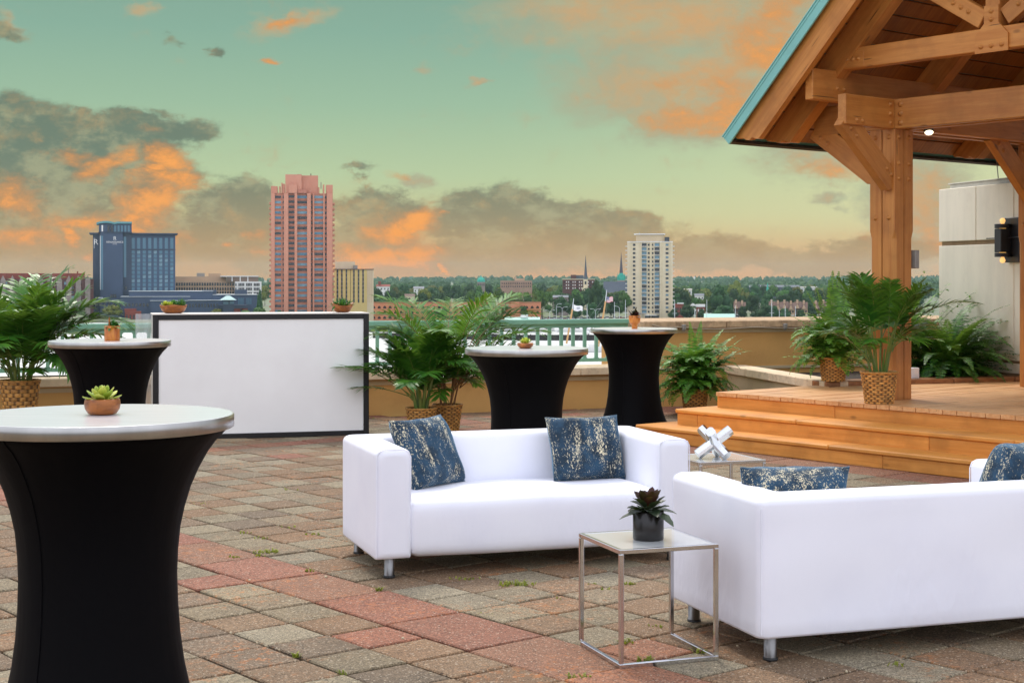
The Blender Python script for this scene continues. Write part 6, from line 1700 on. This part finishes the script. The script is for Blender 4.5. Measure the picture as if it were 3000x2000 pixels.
def wht(u, v, r_, c):
    # a dark emblem above two short lines of lettering
    e = ((u-.52)/.2)**2+((v-.42)/.2)**2
    if e < 1 and (r_*3+c*5) % 7 < 4: return S(60, 70, 96)
    if .68 < v < .76 and .2 < u < .86 and c % 3: return S(130, 136, 150)
    return S(240, 240, 242)
flag('flag', 'white flag with a small dark emblem flying from the shorter ship mast', at(1680.5, 892, DS), at(1707, 899, DS), 16, 22, 17.5*ks, wht, .4)
# grass strip on the bank
b = MB(); q0, q1 = wpt(1086, 972.6), wpt(1140, 971); b.box(q0.x, q1.x+20, q0.y+1, q0.y+40, ZL-1, ZL+.5); tag(b.build('grass_bank', pm('bright_grass', S(150,176,70), .9, 0, .1, .3)), kind='structure')
b = MB(); a_ = wpt(1590, 966); b.box(a_.x, a_.x+70, 930, 1030, ZL-.5, ZL+.02); tag(b.build('parking_lot', M_ASPH), kind='structure')

# ================================================================== SKY, LIGHT, CAMERA
w = bpy.data.worlds.new('World'); sc.world = w; w.use_nodes = True
nt = w.node_tree; nt.nodes.clear(); g = G(nt)
outw = g.n('ShaderNodeOutputWorld'); bg = g.n('ShaderNodeBackground'); nt.links.new(bg.outputs[0], outw.inputs[0])
dirn = g.n('ShaderNodeTexCoord').outputs['Generated']
sx = g.n('ShaderNodeSeparateXYZ', {0: dirn}).outputs
az = g.m('ARCTAN2', sx[0], sx[1]); el = g.m('ARCSINE', sx[2])
# soft wandering of the cloud outlines
n3 = g.n('ShaderNodeTexNoise', {'Scale': 22.0, 'Detail': 6.0, 'Roughness': .62}); g.set(n3.inputs['Vector'], g.vec(dirn, (1, 1, 1.9)))
n4 = g.n('ShaderNodeTexNoise', {'Scale': 6.0, 'Detail': 3.0, 'Roughness': .5}); g.set(n4.inputs['Vector'], g.vec(dirn, (1, 1, 1.7)))
wv = g.vm('ADD', g.vm('SCALE', g.vm('SUBTRACT', n3.outputs['Color'], (.5, .5, .5))), g.vm('SCALE', g.vm('SUBTRACT', n4.outputs['Color'], (.5, .5, .5))))
for nd in nt.nodes:
    if nd.type == 'VECT_MATH' and nd.operation == 'SCALE': nd.inputs['Scale'].default_value = .055
uvc = g.n('ShaderNodeCombineXYZ'); g.set(uvc.inputs[0], az); g.set(uvc.inputs[1], el)
wsep = g.n('ShaderNodeSeparateXYZ', {0: wv}).outputs; wcmb = g.n('ShaderNodeCombineXYZ'); g.set(wcmb.inputs[0], wsep[0]); g.set(wcmb.inputs[1], g.m('MULTIPLY', wsep[1], .62))
uv = g.vm('ADD', uvc.outputs[0], wcmb.outputs[0])
def blob(px, py, rx, ry, amp=1.0, rot=0):
    a = math.atan((px-CX)/F); e = math.atan((YH-py)/F*math.cos(a))
    v = g.vm('SUBTRACT', uv, (a, e, 0))
    if rot: v = g.vec(v, rot=(0, 0, R(rot)))
    v = g.vm('MULTIPLY', v, (F/rx, F/ry, 0))
    l = g.vm('LENGTH', v)
    return g.m('MULTIPLY', g.ramp(l, 0.0, 1.55, 1.0, 0.0), amp)
def total(bl):
    r_ = None
    for q in bl:
        o = blob(*q); r_ = o if r_ is None else g.m('MAXIMUM', r_, o)
    return r_
k_ = 1.2755
def D_(x, y, rx, ry, a=1.0, rot=0): return (x*k_, y*k_, rx*k_, ry*k_, a, rot)
fw = g.vm('ADD', dirn, g.vm('MULTIPLY', g.vm('SUBTRACT', g.noise(dirn, 30.0, 4.0, .6, 1), (.5, .5, .5)), (.03, .03, .03)))
fine = g.m('SUBTRACT', g.noise(g.vec(fw, (1, 1, 1.6)), 62.0, 9.0, .66), .5)
mid_ = g.m('SUBTRACT', g.noise(g.vec(dirn, (1, 1, 2.2)), 16.0, 5.0, .6), .5)
nz = g.m('ADD', g.m('MULTIPLY', fine, .85), g.m('MULTIPLY', mid_, .95))
dark = total([D_(30, 300, 220, 90), D_(190, 325, 230, 85), D_(345, 295, 150, 56), D_(260, 350, 200, 90), D_(100, 420, 260, 130), D_(330, 420, 150, 90, .9), D_(60, 560, 260, 120, .9), D_(300, 560, 240, 90, .9), D_(545, 480, 130, 70, .9), D_(560, 570, 200, 80, .9), D_(870, 480, 130, 60, 1.0), D_(850, 570, 160, 80, .95),
              D_(1110, 495, 140, 76, 1.05), D_(1250, 515, 190, 76, 1.05), D_(1330, 565, 240, 80, 1.0), D_(1420, 540, 120, 50, 1.0), D_(1120, 590, 200, 60, 1.0), D_(1600, 600, 250, 48, .95), D_(1850, 610, 260, 40, .85), D_(2010, 590, 130, 40, .9), D_(500, 110, 30, 22, .62), D_(30, 70, 70, 36, .66), D_(390, 90, 50, 18, .5), D_(830, 385, 80, 20, .55), D_(235, 245, 30, 20, .6)])
high = total([D_(1560, 45, 420, 105), D_(1330, 15, 260, 60, .85), D_(1760, 80, 230, 190), D_(1560, 180, 300, 95, .98), D_(1640, 262, 240, 80, .98), D_(1460, 190, 170, 60, .85), D_(1860, 230, 180, 190, .8), D_(1780, 300, 120, 60, .8), D_(1880, 380, 90, 18, .66), D_(1890, 470, 60, 14, .6), D_(655, 40, 95, 22, .82, -18), D_(612, 120, 22, 11, .9), D_(310, 10, 30, 20, .75), D_(50, 55, 40, 22, .7, 30), D_(1095, 198, 26, 8, .75), D_(980, 165, 40, 16, .55), D_(940, 415, 50, 18, .7), D_(650, 20, 16, 10, .7), D_(2080, 480, 120, 150, .8)])
lit = total([D_(265, 385, 90, 40, .98, -20), D_(190, 365, 70, 22, .75), D_(398, 385, 56, 44, 1.1), D_(365, 410, 30, 20), D_(395, 440, 76, 34, 1.05), D_(378, 490, 80, 56, 1.12), D_(345, 525, 40, 24), D_(160, 545, 30, 24, .9), D_(45, 545, 90, 30, .8), D_(60, 445, 70, 50, .8), D_(200, 515, 110, 26, .85), D_(215, 580, 30, 14, .8), D_(430, 570, 40, 24, .9), D_(525, 582, 26, 12, .95), D_(585, 548, 40, 18, .7), D_(600, 590, 30, 14, .7), D_(962, 505, 70, 46, 1.12), D_(925, 525, 90, 34, .98), D_(885, 592, 170, 38, 1.15), D_(955, 580, 80, 44, 1.15), D_(830, 612, 160, 26, 1.0), D_(1022, 604, 19, 12, 1.1), D_(1005, 562, 18, 9, .95), D_(1035, 482, 26, 12, .7), D_(905, 405, 30, 14, .6),
             D_(1600, 265, 190, 42, .72), D_(1750, 80, 80, 80, .74), D_(1790, 30, 70, 60, .78), D_(1540, 190, 150, 30, .44), D_(1700, 210, 80, 50, .55), D_(1650, 290, 90, 24, .6), D_(1900, 400, 110, 20, .5), D_(1980, 560, 120, 40, .5), D_(2110, 520, 60, 120, .55), D_(360, 300, 60, 16, .35), D_(612, 120, 18, 8, .8), D_(650, 38, 60, 12, .6, -18)])
def dens(f, lo, hi, amt=.8): return g.ramp(g.m('ADD', f, g.m('MULTIPLY', nz, amt)), lo, hi)
deg = g.m('MULTIPLY', el, 180/math.pi)
cr = g.n('ShaderNodeValToRGB'); g.set(cr.inputs[0], g.m('DIVIDE', deg, 15.0, clamp=True)); e_ = cr.color_ramp.elements
stops = [(0.0, S(210,164,104)), (.6/15, S(208,174,114)), (2.0/15, S(206,198,144)), (3.8/15, S(186,204,160)), (6.5/15, S(158,190,160)), (9.2/15, S(138,176,156)), (11/15, S(132,168,150)), (1.0, S(150,182,172))]
e_[0].position, e_[0].color = stops[0]; e_[1].position, e_[1].color = stops[-1]
for p_, c_ in stops[1:-1]: q = e_.new(p_); q.color = c_
base_c = cr.outputs[0]
# yellower, lighter to the right; browner low on the left
base_c = g.mix(g.m('MULTIPLY', g.ramp(az, -.05, .30), g.m('MULTIPLY', g.ramp(deg, 11.0, 2.0), .55)), base_c, S(226, 222, 170))
base_c = g.mix(g.m('MULTIPLY', g.ramp(deg, 2.6, .0), .75), base_c, S(224, 152, 84))
base_c = g.mix(g.m('MULTIPLY', g.ramp(az, .05, -.33), g.m('MULTIPLY', g.ramp(deg, 4.2, .3), .75)), base_c, S(200, 156, 94))
hcol = g.mix(g.ramp(g.m('ADD', high, g.m('MULTIPLY', nz, 1.3)), .35, 1.35), S(176, 170, 138), S(214, 164, 110))
hcol = g.mix(g.m('MULTIPLY', g.ramp(g.noise(g.vec(dirn, (1, 1, 2.0)), 30.0, 8.0, .66), .42, .68), .55), hcol, S(168, 182, 152))
c1 = g.mix(g.m('MULTIPLY', dens(high, .02, .62, .62), .92), base_c, hcol)
dcol = g.mix(g.ramp(deg, .8, 4.8), S(160, 140, 102), S(104, 120, 104))
tex = g.noise(g.vec(dirn, (1, 1, 1.8)), 34.0, 8.0, .66)
dcol = g.mix(g.m('MULTIPLY', g.ramp(tex, .44, .66), .5), dcol, S(190, 184, 142))
dcol = g.mix(g.m('MULTIPLY', g.ramp(deg, 2.6, .2), .7), dcol, S(196, 146, 80))
dcol = g.mix(g.m('MULTIPLY', g.ramp(nz, -.05, .30), .42), dcol, S(206, 164, 106))
c2 = g.mix(g.m('MULTIPLY', dens(dark, .24, .58, .72), .92), c1, dcol)
lhot = g.mix(g.ramp(deg, 3.2, .6), (S(252, 168, 82)), S(255, 158, 44))
lc = g.mix(g.ramp(g.m('ADD', lit, g.m('MULTIPLY', nz, 1.4)), .5, 1.25), S(214, 146, 82), lhot)
c3 = g.mix(g.m('MULTIPLY', dens(lit, .10, 1.02, 1.1), .96), c2, lc)
sun_el, sun_az = R(52), R(-16)
sky = g.n('ShaderNodeTexSky', sky_type='NISHITA', sun_disc=False, sun_elevation=sun_el, sun_rotation=sun_az, air_density=1.0, dust_density=3.0, altitude=20.0)
skyc = g.vm('SCALE', sky.outputs[0]); skyc.node.inputs['Scale'].default_value = .10
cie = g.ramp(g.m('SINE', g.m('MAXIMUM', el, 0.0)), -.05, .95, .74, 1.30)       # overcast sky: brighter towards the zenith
cie = g.m('MULTIPLY', cie, g.m('ADD', 1.0, g.m('MULTIPLY', g.ramp(sx[1], .45, -.45), g.ramp(deg, 75.0, 20.0, 0.0, .72))))  # unseen sky behind and beside the camera brightened to lift camera-facing surfaces
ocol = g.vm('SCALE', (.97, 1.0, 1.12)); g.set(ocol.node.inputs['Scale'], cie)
over = g.mix(.82, skyc, ocol)           # high thin overcast above; behind, lifted to light faces towards the camera
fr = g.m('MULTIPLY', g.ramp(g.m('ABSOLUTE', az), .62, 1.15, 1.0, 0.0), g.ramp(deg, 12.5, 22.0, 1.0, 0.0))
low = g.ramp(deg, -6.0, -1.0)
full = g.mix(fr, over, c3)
full = g.mix(low, (.20, .20, .19, 1), full)
nt.links.new(full, bg.inputs[0]); bg.inputs[1].default_value = 1.0
sun = bpy.data.lights.new('sun', 'SUN'); sun.energy = 2.4; sun.angle = R(18); sun.color = (1, .94, .84)
so_ = bpy.data.objects.new('sun', sun); COL.objects.link(so_)
sd = Vector((math.sin(sun_az)*math.cos(sun_el), math.cos(sun_az)*math.cos(sun_el), math.sin(sun_el)))
so_.rotation_euler = sd.to_track_quat('Z', 'Y').to_euler(); so_.location = (-8, 12, 20)
# air over the river
HAZE = 1
if HAZE:
    b = MB(); b.box(-4200, 4200, -60, 6200, ZW-1.5, 66)
    m, g2, bs, out = newmat('haze_air'); m.node_tree.nodes.remove(bs)
    vol = g2.n('ShaderNodeVolumePrincipled'); vol.inputs['Color'].default_value = (.66, .92, .96, 1); vol.inputs['Density'].default_value = .00005; vol.inputs['Anisotropy'].default_value = .2
    m.node_tree.links.new(vol.outputs[0], out.inputs['Volume'])
    tag(b.build('haze', m), 'thin pale air fading the far woods along the horizon', 'haze', kind='stuff')
cam = bpy.data.cameras.new('camera'); co = bpy.data.objects.new('camera', cam); COL.objects.link(co)
co.location = (0, 0, EYE); co.rotation_euler = (R(90), 0, 0)
cam.sensor_width = 36; cam.lens = 36*F/3000; cam.shift_y = -(1000-YH)/3000; cam.clip_start = .05; cam.clip_end = 20000
sc.camera = co
vs_ = sc.view_settings; vs_.view_transform = 'Standard'; vs_.look = 'None'; vs_.exposure = 0.0; vs_.gamma = 1.0
cy = sc.cycles; cy.use_denoising = True
try: cy.denoiser = 'OPENIMAGEDENOISE'
except Exception: pass
cy.max_bounces = 6; cy.diffuse_bounces = 3; cy.glossy_bounces = 4; cy.transmission_bounces = 6; cy.transparent_max_bounces = 12; cy.volume_bounces = 0
cy.caustics_reflective = False; cy.caustics_refractive = False; cy.sample_clamp_indirect = 6.0
